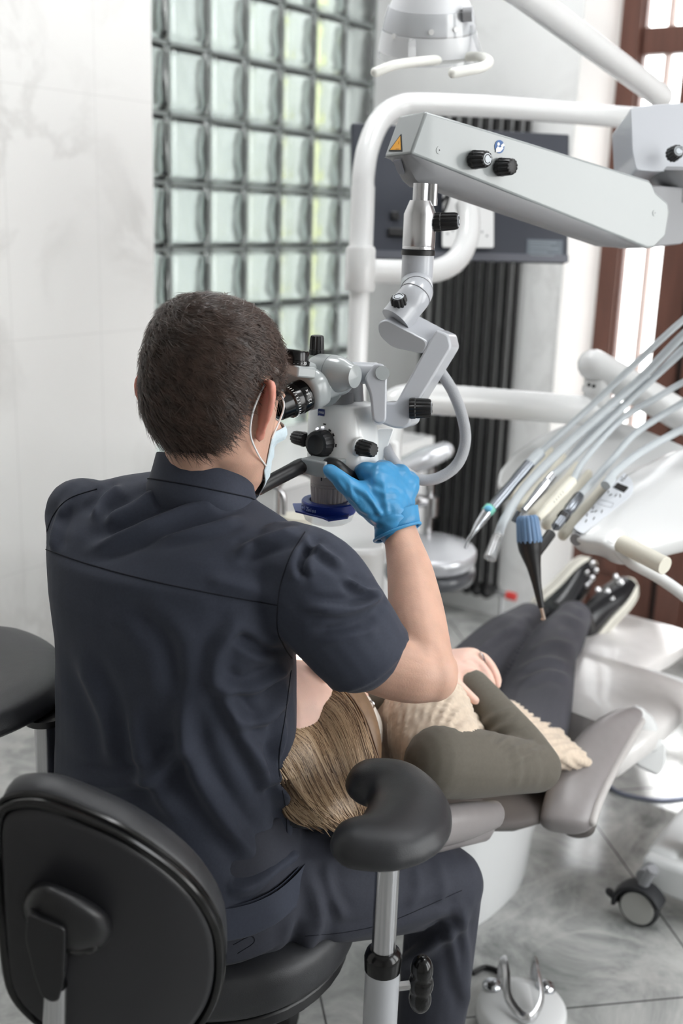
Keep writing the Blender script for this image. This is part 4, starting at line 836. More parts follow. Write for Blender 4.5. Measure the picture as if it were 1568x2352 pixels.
# ---- binocular tube and eyepieces
eyeR = hl(.031, .098, .006); eyeL = hl(-.031, .098, .006); hc_ = P(716, 899, 1.575)
eax = nrm(eyeR-hc_)
obj('binocular_tube', [limb([(P(775, 872, 1.60), .026, .024), (P(755, 878, 1.588), .0235, .0235), (P(735, 885, 1.575), .022, .022)]), lathe(P(740, 895, 1.59), nrm(P(728, 910, 1.565)-P(740, 895, 1.59)), [(-.02, .001), (-.02, .028), (.0, .027), (.0, .001)], 24)], M_WHITEP, scope)
ipd = eyeL-eyeR
eb = nrm(ipd-eax*(ipd@eax)); ev = np.cross(eax, eb); ev = -ev if ev[2] < 0 else ev
def hring(k, off, p=3): c = hc_+eb*.030+ev*.004; return [c+eax*off+eb*.060*k*math.copysign(abs(math.cos(t))**(2/p), math.cos(t))+ev*.031*k*math.copysign(abs(math.sin(t))**(2/p), math.sin(t)) for t in np.linspace(0, 2*math.pi, 48, endpoint=False)]
obj('binocular_housing', loft([hring(.3, -.014), hring(.9, -.014), hring(.98, -.011), hring(1, -.004), hring(1, .008), hring(.97, .013), hring(.9, .0155), hring(.3, .0155)]), M_WHITEP, scope, angle=50)
for c_, l_ in ((hc_, 1), (hc_+eb*np.linalg.norm(ipd), 0)):
    ln = np.linalg.norm(eyeR-hc_)-.012; 
    ep = obj('eyepiece', lathe(c_+eax*.012, eax, [(0, .001), (0, .0235), (ln*.28, .0242), (ln*.30, .0235), (ln*.33, .0242), (ln*.55, .0235), (ln*.58, .0205), (ln*.86, .0195), (ln*.9, .0175), (ln*.9, .013), (ln*.7, .011), (ln*.7, .001)], 48), M_GLOSSB, scope)
    if l_:
        s_ = nrm(np.cross(eax, ZUP)); s_ = -s_ if s_@RT < 0 else s_; u_ = np.cross(s_, eax); u_ = -u_ if u_[2] < 0 else u_; tk = []
        for i in range(16):
            a = math.radians(75-10*i); n_ = s_*math.cos(a)+u_*math.sin(a); tk.append(box(c_+eax*(.012+ln*.50)+n_*.0238, eax*.004, np.cross(n_, eax)*.0007, n_*.0006))
        n_ = nrm(s_*.9+u_*.1-FW*.2); n_ = nrm(n_-eax*(n_@eax)); tx = []
        for i, ch in enumerate('12,5x'):
            a = (2-i)*-.16; q_ = np.cross(eax, n_); m_ = n_*math.cos(a)+q_*math.sin(a); q2 = np.cross(eax, m_); q2 = q2 if q2[2] > 0 else -q2
            ang = (i-2)*.19; m_ = n_*math.cos(ang)+(q_ if q_[2] > 0 else -q_)*math.sin(ang); up2 = np.cross(eax, m_); up2 = up2 if up2[2] > 0 else -up2
            tx.append(text_piece(ch, c_+eax*(.012+ln*.19)+m_*.0243, up2, np.cross(m_, up2), .0072))
        obj('eyepiece_scale', tk+tx, M_WHT, ep, smooth=False)
dp = P(676, 836, 1.545); da = nrm(ZUP*1.0-eax*.15)
dial = obj('width_dial', lathe(dp, da, [(0, .001), (0, .0215), (.006, .0215), (.0065, .0195), (.018, .0190), (.020, .0175), (.020, .001)], 48, ribs=24, ribamp=.0004), M_GLOSSB, scope)
obj('dial_base', [box(dp-da*.008-eax*.004, eb*.05, np.cross(eb, da)*.036, da*.016), tube([P(722, 852, 1.575), P(690, 838, 1.55)], .010, 12)], M_WHITEP, scope, bevel=.003)
dtx = []
for i, ch in enumerate(['60', '.', '.', '.', '.', '55']):
    n0 = nrm((CAM-dp)*A(1, 1, 0)); ang = (i-2.2)*.26; m_ = n0*math.cos(ang)+np.cross(ZUP, n0)*math.sin(ang); dtx.append(text_piece(ch if ch != '.' else '·', dp+da*.0032+m_*.0217, np.cross(da, m_), da, .0062))
obj('dial_scale', dtx, M_WHT, dial, smooth=False)
# ---- cable loop
obj('cable', tube(spline([P(1010, 852, 1.66), P(1040, 900, 1.665), P(1062, 960, 1.67), P(1068, 1015, 1.67), P(1050, 1066, 1.67), P(1010, 1096, 1.67), P(965, 1102, 1.67), P(925, 1080, 1.67), P(900, 1055, 1.67), P(885, 1025, 1.68)], 8), .0088, 16), M_HOSE, scope)
# the microscope's own lamp shines down on the patient's mouth
ll = bpy.data.lights.new('microscope_lamp', 'SPOT'); ll.energy = 16; ll.spot_size = math.radians(32); ll.spot_blend = .35; ll.shadow_soft_size = .012; ll.color = (1, .98, .94)
lo = bpy.data.objects.new('microscope_lamp', ll); COL.objects.link(lo); lo.parent = scope; lpos = rc-ZUP*.045; lo.location = lpos-wloc(scope)
lo.rotation_euler = Vector(P(715, 1560, 1.70)-lpos).to_track_quat('-Z', 'Y').to_euler()
# ================================================================ dental unit: tower with pole, monitor, operating light, delivery arm and console
M_UNIT = mat('white_unit_enamel', (222, 223, 223), .22, coat=.3)
M_SCREEN = mat('dark_screen_back', (44, 48, 58), .5, bump=.03, bscale=600)
M_CREAM = mat('cream_plastic', (224, 220, 206), .4)
M_PALEG = mat('pale_grey_hose', (182, 188, 192), .45)
M_STEEL = mat('polished_steel', (190, 192, 196), .15, metal=1)
M_DKSTEEL = mat('dark_steel', (120, 124, 130), .25, metal=1)
pf = P(826, 640, 2.3); pf0 = pf*A(1, 1, 0)
def vx(py, d=2.3, x0=826, y0=640): return P(x0-(x0-480)/9670*(py-y0), py, d)     # a point on the plumb line through the pole
tower = thing('dental_unit_tower', 'white dental unit tower with rinsing bowl, curved lamp pole and boom behind the microscope', 'dental unit', tuple(pf0))
td = nrm(A(1, 0, 0)); 
tw = [pf0+RT0*x+HEAD*y for x, y in ((-.16, -.13), (.075, -.13), (.075, .16), (-.16, .16))]
obj('tower_body', prism(blend_poly([p+A(0, 0, .02) for p in tw], .05, 6), A(0, 0, .79)), M_UNIT, tower, bevel=.012, seg=3)
obj('tower_groove', prism(blend_poly([p+(pf0-p)*-.006+A(0, 0, .50) for p in tw], .05, 6), A(0, 0, .004)), M_SHADEG, tower)
bwl = pf0-RT0*.16-HEAD*.05+A(0, 0, .74)
obj('rinsing_bowl', lathe(bwl, ZUP, [(-.08, .001), (-.08, .04), (-.05, .08), (0, .115), (.035, .125), (.04, .12), (.034, .115), (.0, .10), (-.03, .05), (-.035, .001)], 40), M_UNIT, tower)
for dx, h, r in ((-.055, .17, .034), (.0, .20, .045)):
    b = bwl+RT0*dx+A(0, 0, .02)-HEAD*.02; ar = [b, b+A(0, 0, h-r)]+[b+A(0, 0, h-r)+RT0*r*(1-math.cos(t))+A(0, 0, r*math.sin(t)) for t in np.linspace(.3, 2.9, 7)]+[b+RT0*2*r+A(0, 0, h-r-.03)]
    obj('rinse_spout', tube(spline(ar, 3), .0055, 10), M_CHROME, tower)
obj('cup_stand', lathe(bwl+RT0*.04+A(0, 0, .03), ZUP, [(0, .001), (0, .028), (.09, .035), (.09, .001)], 24), M_CREAM, tower)
pth = [vx(900), vx(665), vx(565), vx(430, 2.3), vx(400, 2.3), P(845, 340, 2.31), P(872, 278, 2.33), P(915, 246, 2.36), P(970, 240, 2.38), P(1150, 247, 2.44), P(1448, 271, 2.54), P(1515, 276, 2.56)]
obj('lamp_pole', tube(spline(pth[3:], 6), .0240, 24), M_UNIT, tower)
obj('lower_pole', [tube([vx(1110), vx(660)], .0215, 24), tube([vx(572), vx(430)], .0255, 24)], M_UNIT, tower)
obj('pole_collar', lathe(vx(668), ZUP, [(0, .001), (0, .030), (.006, .0315), (.085, .0315), (.092, .028), (.092, .001)], 32), M_UNIT, tower)
obj('monitor_branch', tube(spline([P(845, 622, 2.31), P(930, 624, 2.35), P(1000, 622, 2.40), P(1050, 598, 2.44), P(1078, 550, 2.47), P(1082, 500, 2.49), P(1075, 468, 2.51)], 6), [.0245], 24) if 0 else tube(spline([P(845, 622, 2.31), P(930, 624, 2.35), P(1000, 622, 2.40), P(1046, 598, 2.44), P(1072, 552, 2.47), P(1076, 500, 2.49), P(1070, 470, 2.51)], 6), .0255, 24), M_UNIT, tower)
bm_ = spline([vx(1120, 2.31, 888, 960), P(889, 985, 2.31), P(900, 935, 2.31), P(935, 918, 2.32), P(1000, 917, 2.34), P(1360, 944, 2.47), P(1400, 948, 2.49)], 6)
obj('boom', tube(bm_, .0335, 28, dome=True), M_UNIT, tower)
tub2 = P(905, 1040, 2.22); obj('tower_tray', limb([(P(905, 1025, 2.25), .012), (P(905, 1140, 2.25), .018)]), M_UNIT, tower)
# ---- monitor
mL, mR = 2.60, 2.72
mq = [P(808, 281, mL), P(1308, 308, mR), P(1304, 603, mR), P(812, 591, mL)]
mn = nrm(np.cross(mq[1]-mq[0], mq[3]-mq[0])); mn = -mn if mn@FW < 0 else mn
mon = thing('monitor', 'flat monitor seen from its dark back, on a white bent tube', 'monitor', tuple(np.mean(mq, 0)))
obj('housing', prism(blend_poly(mq, .006), mn*.022), M_SCREEN, mon, bevel=.004)
mc = np.mean(mq, 0); mx_, my_ = nrm(mq[1]-mq[0]), nrm(mq[3]-mq[0])
obj('display', prism([mc+(p-mc)*.975+mn*.0222 for p in mq], mn*.001), M_GLOSSB, mon, smooth=False)
obj('lower_edge', prism([mq[3]-my_*.018-mn*.001, mq[2]-my_*.018-mn*.001, mq[2]-mn*.001, mq[3]-mn*.001], -mn*.002), mat('slate_edge', (88, 90, 98), .4), mon, smooth=False)
obj('connector_bay', [box(mc-mx_*.17+my_*.10-mn*.004, mx_*.045, my_*.02, mn*.012), box(mc-mx_*.175+my_*.06-mn*.004, mx_*.02, my_*.02, mn*.012)], M_PLAST, mon, bevel=.003)
sv_ = lambda px, py, o: (lambda r: CAM+r*(((mq[0]-CAM)@mn)/(r@mn))-mn*o)(ray(px, py))
st_ = obj('type_sticker', prism([sv_(x, y, .0002) for x, y in ((1210, 549), (1292, 552), (1290, 597), (1208, 594))], -mn*.0006), mat('grey_sticker', (96, 104, 112), .5), mon, smooth=False)
obj('sticker_print', [tube([sv_(1216, y, .001), sv_(1216+w, y+2, .001)], .0010, 5) for y, w in ((556, 60), (563, 48), (570, 66), (578, 40), (586, 56))], mat('sticker_print', (142, 150, 156), .5), st_)
vp_ = [sv_(x, y, .014) for x, y in ((1012, 440), (1128, 444), (1128, 573), (1010, 572))]
vpl = obj('mount_plate', prism(blend_poly(vp_, .006), -mn*.004), M_UNIT, mon, bevel=.001); 
obj('mount_block', box(sv_(1068, 500, .007), mx_*.09, my_*.09, mn*.016), M_PLAST, mon)
obj('mount_screw', [disc(sv_(x, y, .0183), -mn, .003, .001, 12) for x, y in ((1022, 541), (1034, 534), (1101, 537), (1112, 546))], M_SHADEG, vpl)
obj('mount_cable', tube(spline([sv_(1008, 470, .02), sv_(1022, 455, .03), sv_(1012, 490, .03), sv_(1006, 500, .02)], 5), .004, 8), M_PLAST, mon)
# ---- operating light
olb = P(1515, 262, 2.52)
light = thing('operating_light', 'white operating light with clear shield and handle bar at the top edge', 'lamp', tuple(olb))
obj('swing_arm', tube([P(1518, 222, 2.5), P(1200, -15, 2.02)], .0262, 24, dome=True), M_UNIT, light)
obj('arm_pivot', [tube([P(1516, 285, 2.53), P(1517, 228, 2.51)], .020, 20)], M_UNIT, light)
obj('upper_arm', tube(spline([P(1200, -15, 2.02), P(1120, -60, 1.98), P(1040, -70, 1.97), P(1000, -40, 1.96)], 5), .026, 20), M_UNIT, light)
hA = P(992, -62, 1.93); _r = nrm(ray(985, 60)); hax = nrm(-(UP-_r*(UP@_r))+_r*.16-RT*.05)
obj('lamp_housing', lathe(hA, hax, [(0, .001), (0, .03), (.012, .055), (.05, .072), (.088, .083), (.092, .082), (.09, .078), (.05, .068), (.02, .05), (.02, .001)], 48), mat('white_housing', (226, 228, 232), .35), light)
obj('clear_shield', lathe(hA, hax, [(.055, .0775), (.075, .083), (.140, .0935), (.140, .0920), (.075, .0815), (.055, .076)], 48), M_CLEAR, light)
obj('shield_band', lathe(hA, hax, [(.094, .0862), (.128, .0915), (.128, .0921), (.094, .0868)], 48), mat('pale_band', (214, 216, 219), .3), light)
_sv, _sf = lathe(hA, hax, [(.055, .0775), (.075, .083), (.140, .0935)], 48); TLM = bvh([np.array(v) for v in _sv], _sf)
for x, y in ((990, 74), (1046, 68), (905, 84)):
    h_, n_ = hit(TLM, x, y)
    if h_ is not None: obj('shield_screw', disc(h_, n_, .005, .004, 14), M_UNIT, light)
def onl(px, py): 
    h_, n_ = hit(TLM, px, py); return h_ if h_ is not None else P(px, py, 1.90)
[obj('handle_post', q, M_CLEAR, light) for q in (tube([onl(946, 95), P(946, 146, 1.892)], .007, 10), tube([onl(1082, 60), P(1108, 134, 1.938)], .0045, 10))]; obj('shield_clip', tube([onl(1062, 34), onl(1062, 34)+RT*.016-FW*.002], .012, 16), M_SHADEG, light)
obj('handle_bar', tube(spline([P(862, 166, 1.86), P(905, 150, 1.87), P(960, 142, 1.90), P(1040, 134, 1.95), P(1095, 130, 1.94), P(1122, 140, 1.90), P(1105, 155, 1.86), P(1040, 168, 1.84)], 6), .0085, 14, dome=True), mat('milky_handle', (236, 236, 230), .3), light)
# ---- delivery arm with console
ab = P(1400, 950, 2.49)
arm = thing('spring_boom', 'white jointed spring arm rising from the boom to the console', 'arm', tuple(ab))
obj('pivot', [tube([P(1370, 945, 2.47), P(1372, 870, 2.45)], .030, 24), lathe(P(1371, 900, 2.46), ZUP, [(0, .001), (0, .034), (.012, .034), (.012, .001)], 28)], M_UNIT, arm)
obj('pivot_screw', [disc(P(1352+i*11, 884+i*3, 2.40), -FW, .004, .003, 12) for i in (0, 1)], M_PLAST, arm)
obj('spring_arm', limb([(P(1362, 838, 2.44), .035), (P(1450, 888, 2.46), .036), (P(1640, 1000, 2.5), .036)]), M_UNIT, arm)
con = thing('delivery_console', 'white instrument console with a keypad, holders and a cream handle', 'console', tuple(P(1440, 1150, 2.15)))
def cd_(y): return 2.03+(1240-y)*.0013
cpl = [P(x, y, cd_(y)) for x, y in ((1308, 1223), (1330, 1196), (1380, 1146), (1435, 1093), (1500, 1058), (1568, 1028), (1680, 990), (1720, 1190), (1640, 1225), (1568, 1240), (1500, 1258), (1435, 1270), (1405, 1264), (1380, 1247), (1330, 1240))]
cn = nrm(np.cross(cpl[3]-cpl[0], cpl[9]-cpl[0])); cn = -cn if cn@(CAM-cpl[0]) < 0 else cn
co = blend_poly(cpl, .02, 5); cc = np.mean(co, 0)
def inset(k, off): return [cc+(p-cc)*k+cn*off for p in co]
obj('console_body', loft([inset(.02, -.055), inset(.50, -.055), inset(.78, -.048), inset(.92, -.036), inset(.975, -.020), inset(1, -.006), inset(.995, -.001), inset(.985, .002), inset(.9, .006), inset(.5, .009), inset(.02, .010)]), M_UNIT, con, angle=60)
def tdp(y): return 2.10+(1240-y)*.0016
tp2 = [P(x, y, tdp(y)) for x, y in ((1140, 1116), (1146, 1085), (1175, 1045), (1235, 1005), (1300, 975), (1345, 961), (1400, 963), (1480, 988), (1580, 1030), (1560, 1060), (1440, 1100), (1318, 1220), (1296, 1214), (1240, 1180), (1172, 1132))]
to = blend_poly(tp2, .015, 4); tcn = nrm(np.cross(tp2[4]-tp2[0], tp2[8]-tp2[0])); tcn = -tcn if tcn@(CAM-tp2[0]) < 0 else tcn; tcc = np.mean(to, 0)
def tin(k, off): return [tcc+(p-tcc)*k+tcn*off for p in to]
obj('instrument_tray', loft([tin(.02, -.03), tin(.85, -.028), tin(.97, -.016), tin(1, -.004), tin(.99, .002), tin(.95, .004), tin(.90, -.003), tin(.5, -.005), tin(.02, -.005)]), M_UNIT, con, angle=50)
for (x0, y0), (x1, y1) in (((1261, 1037), (1172, 1136)), ((1292, 1054), (1198, 1164)), ((1324, 1073), (1224, 1180)), ((1350, 1091), (1256, 1205)), ((1392, 1106), (1293, 1228))):
    a_, b_ = P(x0, y0, tdp(y0)-.015), P(x1, y1, tdp(y1)-.03)
    obj('holder', limb([(a_, .009, .013), (a_+(b_-a_)*.25, .0075, .010), (a_+(b_-a_)*.6, .010, .012), (b_, .0105, .012)], hint=tuple(tcn)), M_CREAM, con)
def cp_(px, py, off=.006):
    r = ray(px, py); return CAM+r*(((cpl[0]-CAM)@cn)/(r@cn))+cn*off
kp = [(1314, 1222), (1432, 1094), (1450, 1112), (1453, 1136), (1446, 1150), (1336, 1237)]
kpo = obj('keypad', prism(blend_poly([cp_(x, y, .009) for x, y in kp], .008), cn*.0012), mat('pale_keypad_film', (218, 222, 228), .35), con, bevel=.0004)
obj('keypad_display', prism([cp_(x, y, .0106) for x, y in ((1416, 1119), (1442, 1130), (1431, 1142), (1406, 1130))], cn*.0006), M_GLOSSB, kpo, smooth=False)
mk = []
for x, y, a in ((1395, 1140, 70), (1400, 1147, 30), (1412, 1148, 50), (1422, 1149, 90), (1360, 1177, 60), (1366, 1185, 40), (1380, 1185, 70), (1346, 1193, 80), (1362, 1201, 60), (1344, 1207, 60), (1358, 1186, 20)):
    d_ = A(math.cos(math.radians(a)), -math.sin(math.radians(a)))*3.2; mk.append(tube([cp_(x-d_[0], y-d_[1], .0106), cp_(x+d_[0], y+d_[1], .0106)], .0009, 6))
obj('keypad_symbols', mk+[tube([cp_(1425, 1106, .0106), cp_(1430, 1112, .0106), cp_(1438, 1101, .0106)], .0010, 6), tube([cp_(1423, 1113, .0106), cp_(1428, 1115, .0106)], .0012, 6)], M_BLK, kpo)
obj('keypad_buttons', [tube([cp_(x, y, .0104) for x, y in ((1378, 1158), (1396, 1163), (1407, 1166), (1402, 1176), (1388, 1173), (1370, 1167))], .0005, 5, closed=True)], M_SHADEG, kpo)
obj('console_handle', tube([P(1425, 1248, 1.98), P(1527, 1300, 1.90)], .0165, 24), M_CREAM, con, bevel=.001)
obj('handle_rail', tube(spline([P(1420, 1262, 2.0), P(1450, 1292, 1.98), P(1510, 1325, 1.97), P(1580, 1375, 1.96), P(1660, 1450, 1.96)], 5), .011, 14), M_UNIT, con)
obj('console_foot', [tube([P(1322, 1240, 2.04), P(1334, 1230, 2.06)], .012, 12), lathe(P(1512, 1262, 2.06), -ZUP, [(0, .018), (.012, .016), (.012, .001)], 20)], M_SHADEG, con)
obj('console_stem', tube([P(1640, 1000, 2.5), P(1640, 1110, 2.28)], .03, 20), M_UNIT, con)
obj('hose_rack', tube(spline([P(1640, 1000, 2.48), P(1690, 930, 2.30), P(1702, 800, 2.16), P(1702, 640, 2.13)], 6), .022, 18, dome=True), M_UNIT, con)
# ---- instruments and their hoses: each rests in a holder
def hose(pts, r, parent, ds=None):
    pts = list(pts)+[(1700, pts[-1][1]-25, 2.14)]
    return obj('hose', tube(spline([P(*p) for p in pts], 8), r, 14), M_PALEG, parent)
def T(p0, p1, r, n=18, **k): return tube([p0, p1], r, n, **k)
t1 = thing('air_water_syringe', 'air water syringe with a green ring and thin bent tip, leftmost instrument', 'instrument', tuple(P(1120, 1170, 2.05)))
hose([(1236, 1043, 2.14), (1348, 941, 2.16), (1446, 847, 2.14), (1560, 742, 2.1), (1640, 680, 2.1)], .0065, t1)
obj('grip', lathe(P(1215, 1066, 2.12), P(1136, 1160, 2.06)-P(1215, 1066, 2.12), [(0, .001), (0, .011), (.03, .0115), (.06, .0105), (.09, .0118), (.136, .0105), (.136, .001)], 20), M_DKSTEEL, t1); obj('connector', T(P(1240, 1040, 2.14), P(1213, 1068, 2.12), .0115), M_PALEG, t1)
obj('ring', T(P(1127, 1166, 2.055), P(1117, 1177, 2.05), .0115), mat('mint_ring', (130, 206, 186), .4), t1); obj('button', ellipsoid(P(1121, 1168, 2.04), RT*.008, UP*.006, FW*.004, 10), mat('sky_button', (110, 186, 222), .4), t1)
obj('nozzle', tube(spline([P(1118, 1177, 2.05), P(1098, 1206, 2.04), P(1085, 1226, 2.03), P(1074, 1242, 2.03), P(1068, 1260, 2.03)], 5), [.0105, .008, .0042, .0034, .0032], 14), M_STEEL, t1)
t2 = thing('suction_tube', 'grey suction hose ending in a clear tip, second instrument from the left', 'instrument', tuple(P(1140, 1240, 2.03)))
hose([(1145, 1228, 2.03), (1160, 1190, 2.04), (1203, 1122, 2.08), (1275, 1046, 2.13), (1380, 950, 2.16), (1471, 869, 2.16), (1568, 770, 2.12), (1660, 690, 2.1)], .0088, t2)
obj('tip', lathe(P(1146, 1226, 2.03), P(1122, 1290, 2.0)-P(1146, 1226, 2.03), [(0, .001), (0, .0095), (.012, .0115), (.045, .0118), (.050, .0125), (.056, .0125), (.056, .010), (.02, .0085), (.02, .001)], 20), M_CLEAR, t2)
t3 = thing('turbine_handpiece', 'polished steel handpiece with a grey hose, third instrument from the left', 'instrument', tuple(P(1240, 1120, 2.09)))
hose([(1268, 1093, 2.11), (1311, 1055, 2.13), (1380, 985, 2.16), (1453, 912, 2.17), (1568, 805, 2.15), (1660, 720, 2.1)], .0075, t3)
obj('body', lathe(P(1269, 1092, 2.11), P(1195, 1182, 2.05)-P(1269, 1092, 2.11), [(0, .001), (0, .0085), (.02, .0095), (.021, .0085), (.03, .0085), (.031, .0098), (.05, .0098), (.09, .0075), (.11, .007), (.11, .001)], 20), M_STEEL, t3)
obj('collar', [T(P(1247, 1119, 2.093), P(1243, 1124, 2.09), .0102)], M_UNIT, t3); obj('head', T(P(1194, 1176, 2.05), P(1181, 1200, 2.05), .0075), M_DKSTEEL, t3)
t4 = thing('scaler_handpiece', 'white plastic handpiece with small markings, fourth instrument from the left', 'instrument', tuple(P(1270, 1150, 2.07)))
hose([(1313, 1106, 2.09), (1345, 1052, 2.13), (1427, 963, 2.18), (1500, 918, 2.18), (1568, 878, 2.18), (1660, 830, 2.15)], .0065, t4)
obj('body', lathe(P(1314, 1104, 2.09), P(1232, 1194, 2.03)-P(1314, 1104, 2.09), [(0, .001), (0, .0105), (.03, .0112), (.06, .0095), (.062, .0102), (.11, .0085), (.12, .006), (.12, .001)], 20), M_CREAM, t4)
obj('markings', [T(P(1271+i*5, 1150-i*5.5, 2.037), P(1274+i*5, 1155-i*5.5, 2.037), .0007, 5) for i in range(5)], M_SHADEG, t4)
obj('tip', T(P(1233, 1193, 2.03), P(1216, 1212, 2.02), [.0045, .002], 10), M_STEEL, t4)
t5 = thing('obturation_handpiece', 'black angled handpiece with a blue ribbed cap held over the patient', 'instrument', tuple(P(1212, 1250, 1.97)))
hose([(1331, 1138, 2.09), (1362, 1104, 2.11), (1410, 1050, 2.14), (1463, 992, 2.17), (1568, 925, 2.18), (1660, 870, 2.16)], .0070, t5)
obj('body', lathe(P(1331, 1138, 2.09), P(1262, 1228, 2.02)-P(1331, 1138, 2.09), [(0, .001), (0, .009), (.006, .0105), (.042, .0108), (.052, .009), (.06, .0105), (.0605, .0095), (.10, .009), (.11, .001)], 20), M_DKSTEEL, t5)
obj('black_ring', T(P(1297, 1182, 2.055), P(1290, 1191, 2.05), .0112), M_KNOB, t5)
obj('link', tube([P(1264, 1226, 2.02), P(1232, 1272, 1.98)], [.010, .0085], 14), M_KNOB, t5)
hp0 = P(1210, 1184, 1.965)
obj('cap', lathe(hp0, P(1216, 1245, 1.965)-hp0, [(0, .001), (0, .016), (.004, .0195), (.010, .0208), (.046, .0232), (.050, .022), (.050, .001)], 48, ribs=16, ribamp=.0014), mat('blue_cap', (96, 126, 160), .45), t5, angle=28)
obj('neck', tube(spline([P(1215, 1242, 1.965), P(1217, 1262, 1.965), P(1225, 1300, 1.965), P(1232, 1340, 1.965), P(1243, 1396, 1.965)], 5), [.0225, .0205, .013, .0085, .0055], 24), M_KNOB, t5)
obj('needle', [tube([P(1241, 1388, 1.965), P(1249, 1424, 1.965)], .0032, 10), tube([P(1248, 1420, 1.965), P(1243, 1422, 1.96)], .0018, 8)], mat('copper_steel', (176, 160, 148), .3, metal=1), t5)
t6 = thing('holder_hose', 'pale grey hose running into the holder beside the keypad', 'hose', tuple(P(1402, 1100, 2.1)))
hose([(1398, 1106, 2.08), (1412, 1085, 2.10), (1471, 1039, 2.15), (1568, 985, 2.18), (1660, 940, 2.16)], .0080, t6); obj('plug', T(P(1404, 1098, 2.09), P(1390, 1115, 2.075), .010), M_PALEG, t6)
t7 = thing('spare_hose', 'thin pale hose looping behind the other instrument hoses', 'hose', tuple(P(1340, 1050, 2.2)))
hose([(1300, 1062, 2.17), (1370, 980, 2.21), (1420, 940, 2.22), (1500, 870, 2.2), (1568, 800, 2.2), (1660, 740, 2.2)], .0065, t7)
# ================================================================ patient and treatment chair
M_UPH = mat('taupe_leatherette', (136, 131, 131), .33, noise=.03, nscale=40, bump=.05, bscale=700, spec=.5)
M_UPHD = mat('dark_taupe_shell', (84, 79, 77), .4)
M_KNIT = mat('beige_knit', (208, 191, 172), .9, noise=.08, nscale=60, sheen=.2)
M_OLIVE = mat('olive_grey_jersey', (92, 87, 78), .8, noise=.04, nscale=200, sheen=.1)
M_JEANS = mat('charcoal_denim', (62, 62, 70), .8, noise=.06, nscale=200, sheen=.1)
M_BLOND = mat('blonde_hair', (128, 102, 78), .45, col2=(104, 82, 62), nscale=34, spec=.5)
M_SHOEB = mat('black_shoe_leather', (26, 27, 30), .25); M_SOLE = mat('off_white_sole', (214, 211, 200), .55)
M_STUD = mat('silver_stud', (230, 230, 232), .08, metal=1)
CS, CH = P(815, 1632, 1.76), P(1150, 1622, 2.18)
pu = nrm((CH-CS)*A(1, 1, 0)); pl = A(pu[1], -pu[0], 0); pn = ZUP
pax = nrm(CH-CS); pup = nrm(np.cross(pl, pax)); pup = -pup if pup[2] < 0 else pup
pat = thing('person', 'patient lying on the treatment chair in a beige knit vest, olive sleeves and dark trousers', 'person', tuple((CS+CH)/2*A(1, 1, 0)+A(0, 0, .5)))
def at(u, l, h): return CS+pax*u+pl*l+pup*h
TLN = np.linalg.norm(CH-CS)
def pring(u, a, b, h=0, p=2.3, l0=0): return [at(u, l0+a*math.copysign(abs(math.cos(t))**(2/p), math.cos(t)), h+b*math.copysign(abs(math.sin(t))**(2/p), math.sin(t))) for t in np.linspace(0, 2*math.pi, 44, endpoint=False)]
HPc = CS-pu*.135+ZUP*.035
hfv = nrm(ZUP*.96+pu*.22); hup = nrm(-pu+ZUP*.22); hup = nrm(hup-hfv*(hup@hfv)); hrt = np.cross(hfv, hup)
hrt = hrt if hrt@pl > 0 else -hrt
def ph(x, y, z): return HPc+.98*(hrt*x+hfv*y+hup*z)
rsh = P(1012, 1748, 1.655); rel = P(1232, 1762, 1.80); rwr = P(1082, 1566, 1.88); rhd = P(1040, 1535, 1.92)
lsh = at(.05, -.165, .0); lel = at(.30, -.21, .02); lwr = P(1012, 1520, 1.965)
neckp = limb([(at(.04, 0, -.01), .050, .050), (at(-.04, 0, .0), .047, .05), (ph(0, -.02, -.04), .046, .05)])
def pfinger(pts, r): return limb([(P(*p), rr) for p, rr in zip(pts, r)])
lhand = [limb([(lwr, .026, .020), (P(1045, 1515, 1.955), .030, .018), (P(1074, 1513, 1.945), .036, .0165), (P(1088, 1518, 1.94), .033, .013)], hint=(0, 0, 1)),
         pfinger([(1085, 1506, 1.95), (1109, 1512, 1.945), (1130, 1536, 1.93), (1141, 1561, 1.915), (1141, 1574, 1.91)], [.010, .0098, .009, .0082, .0070]),
         pfinger([(1084, 1516, 1.935), (1102, 1528, 1.915), (1119, 1550, 1.89), (1128, 1574, 1.875), (1127, 1586, 1.87)], [.0098, .0095, .0088, .008, .0068]),
         pfinger([(1080, 1522, 1.925), (1098, 1530, 1.915), (1112, 1552, 1.905), (1120, 1576, 1.90)], [.011, .0105, .0095, .008]),
         pfinger([(1072, 1528, 1.912), (1086, 1540, 1.902), (1098, 1560, 1.892), (1102, 1576, 1.888)], [.010, .0095, .0085, .007]),
         pfinger([(1030, 1528, 1.93), (1036, 1556, 1.87), (1052, 1577, 1.845), (1072, 1594, 1.835), (1091, 1609, 1.83)], [.0145, .0135, .0115, .0095, .0075])]
rhand = [limb([(rwr, .026, .02), (rhd, .036, .016), (rhd+(rhd-rwr)*.4, .034, .013)])]+[limb([(rhd+(rhd-rwr)*.4+pu*k*.018, .0095), (rhd+(rhd-rwr)*1.0+pu*k*.02-ZUP*.01, .0085), (rhd+(rhd-rwr)*1.4+pu*k*.02-ZUP*.03, .007)]) for k in (-1.5, -.5, .5, 1.5)]+[limb([(rhd-pu*.02, .012), (rhd-pu*.045+(rhd-rwr)*.5, .009)])]
ptr = loft([pring(.0, .07, .05, -.01), pring(.06, .13, .075, -.03), pring(.2, .12, .075, -.045), pring(.36, .10, .065, -.055), pring(TLN, .13, .07, -.06)])
parm = [limb([(rsh, .04), (rel, .032)]), limb([(rel, .032), (rwr, .023)]), limb([(lsh, .04), (lel, .033)]), limb([(lel, .033), (lwr, .023)])]
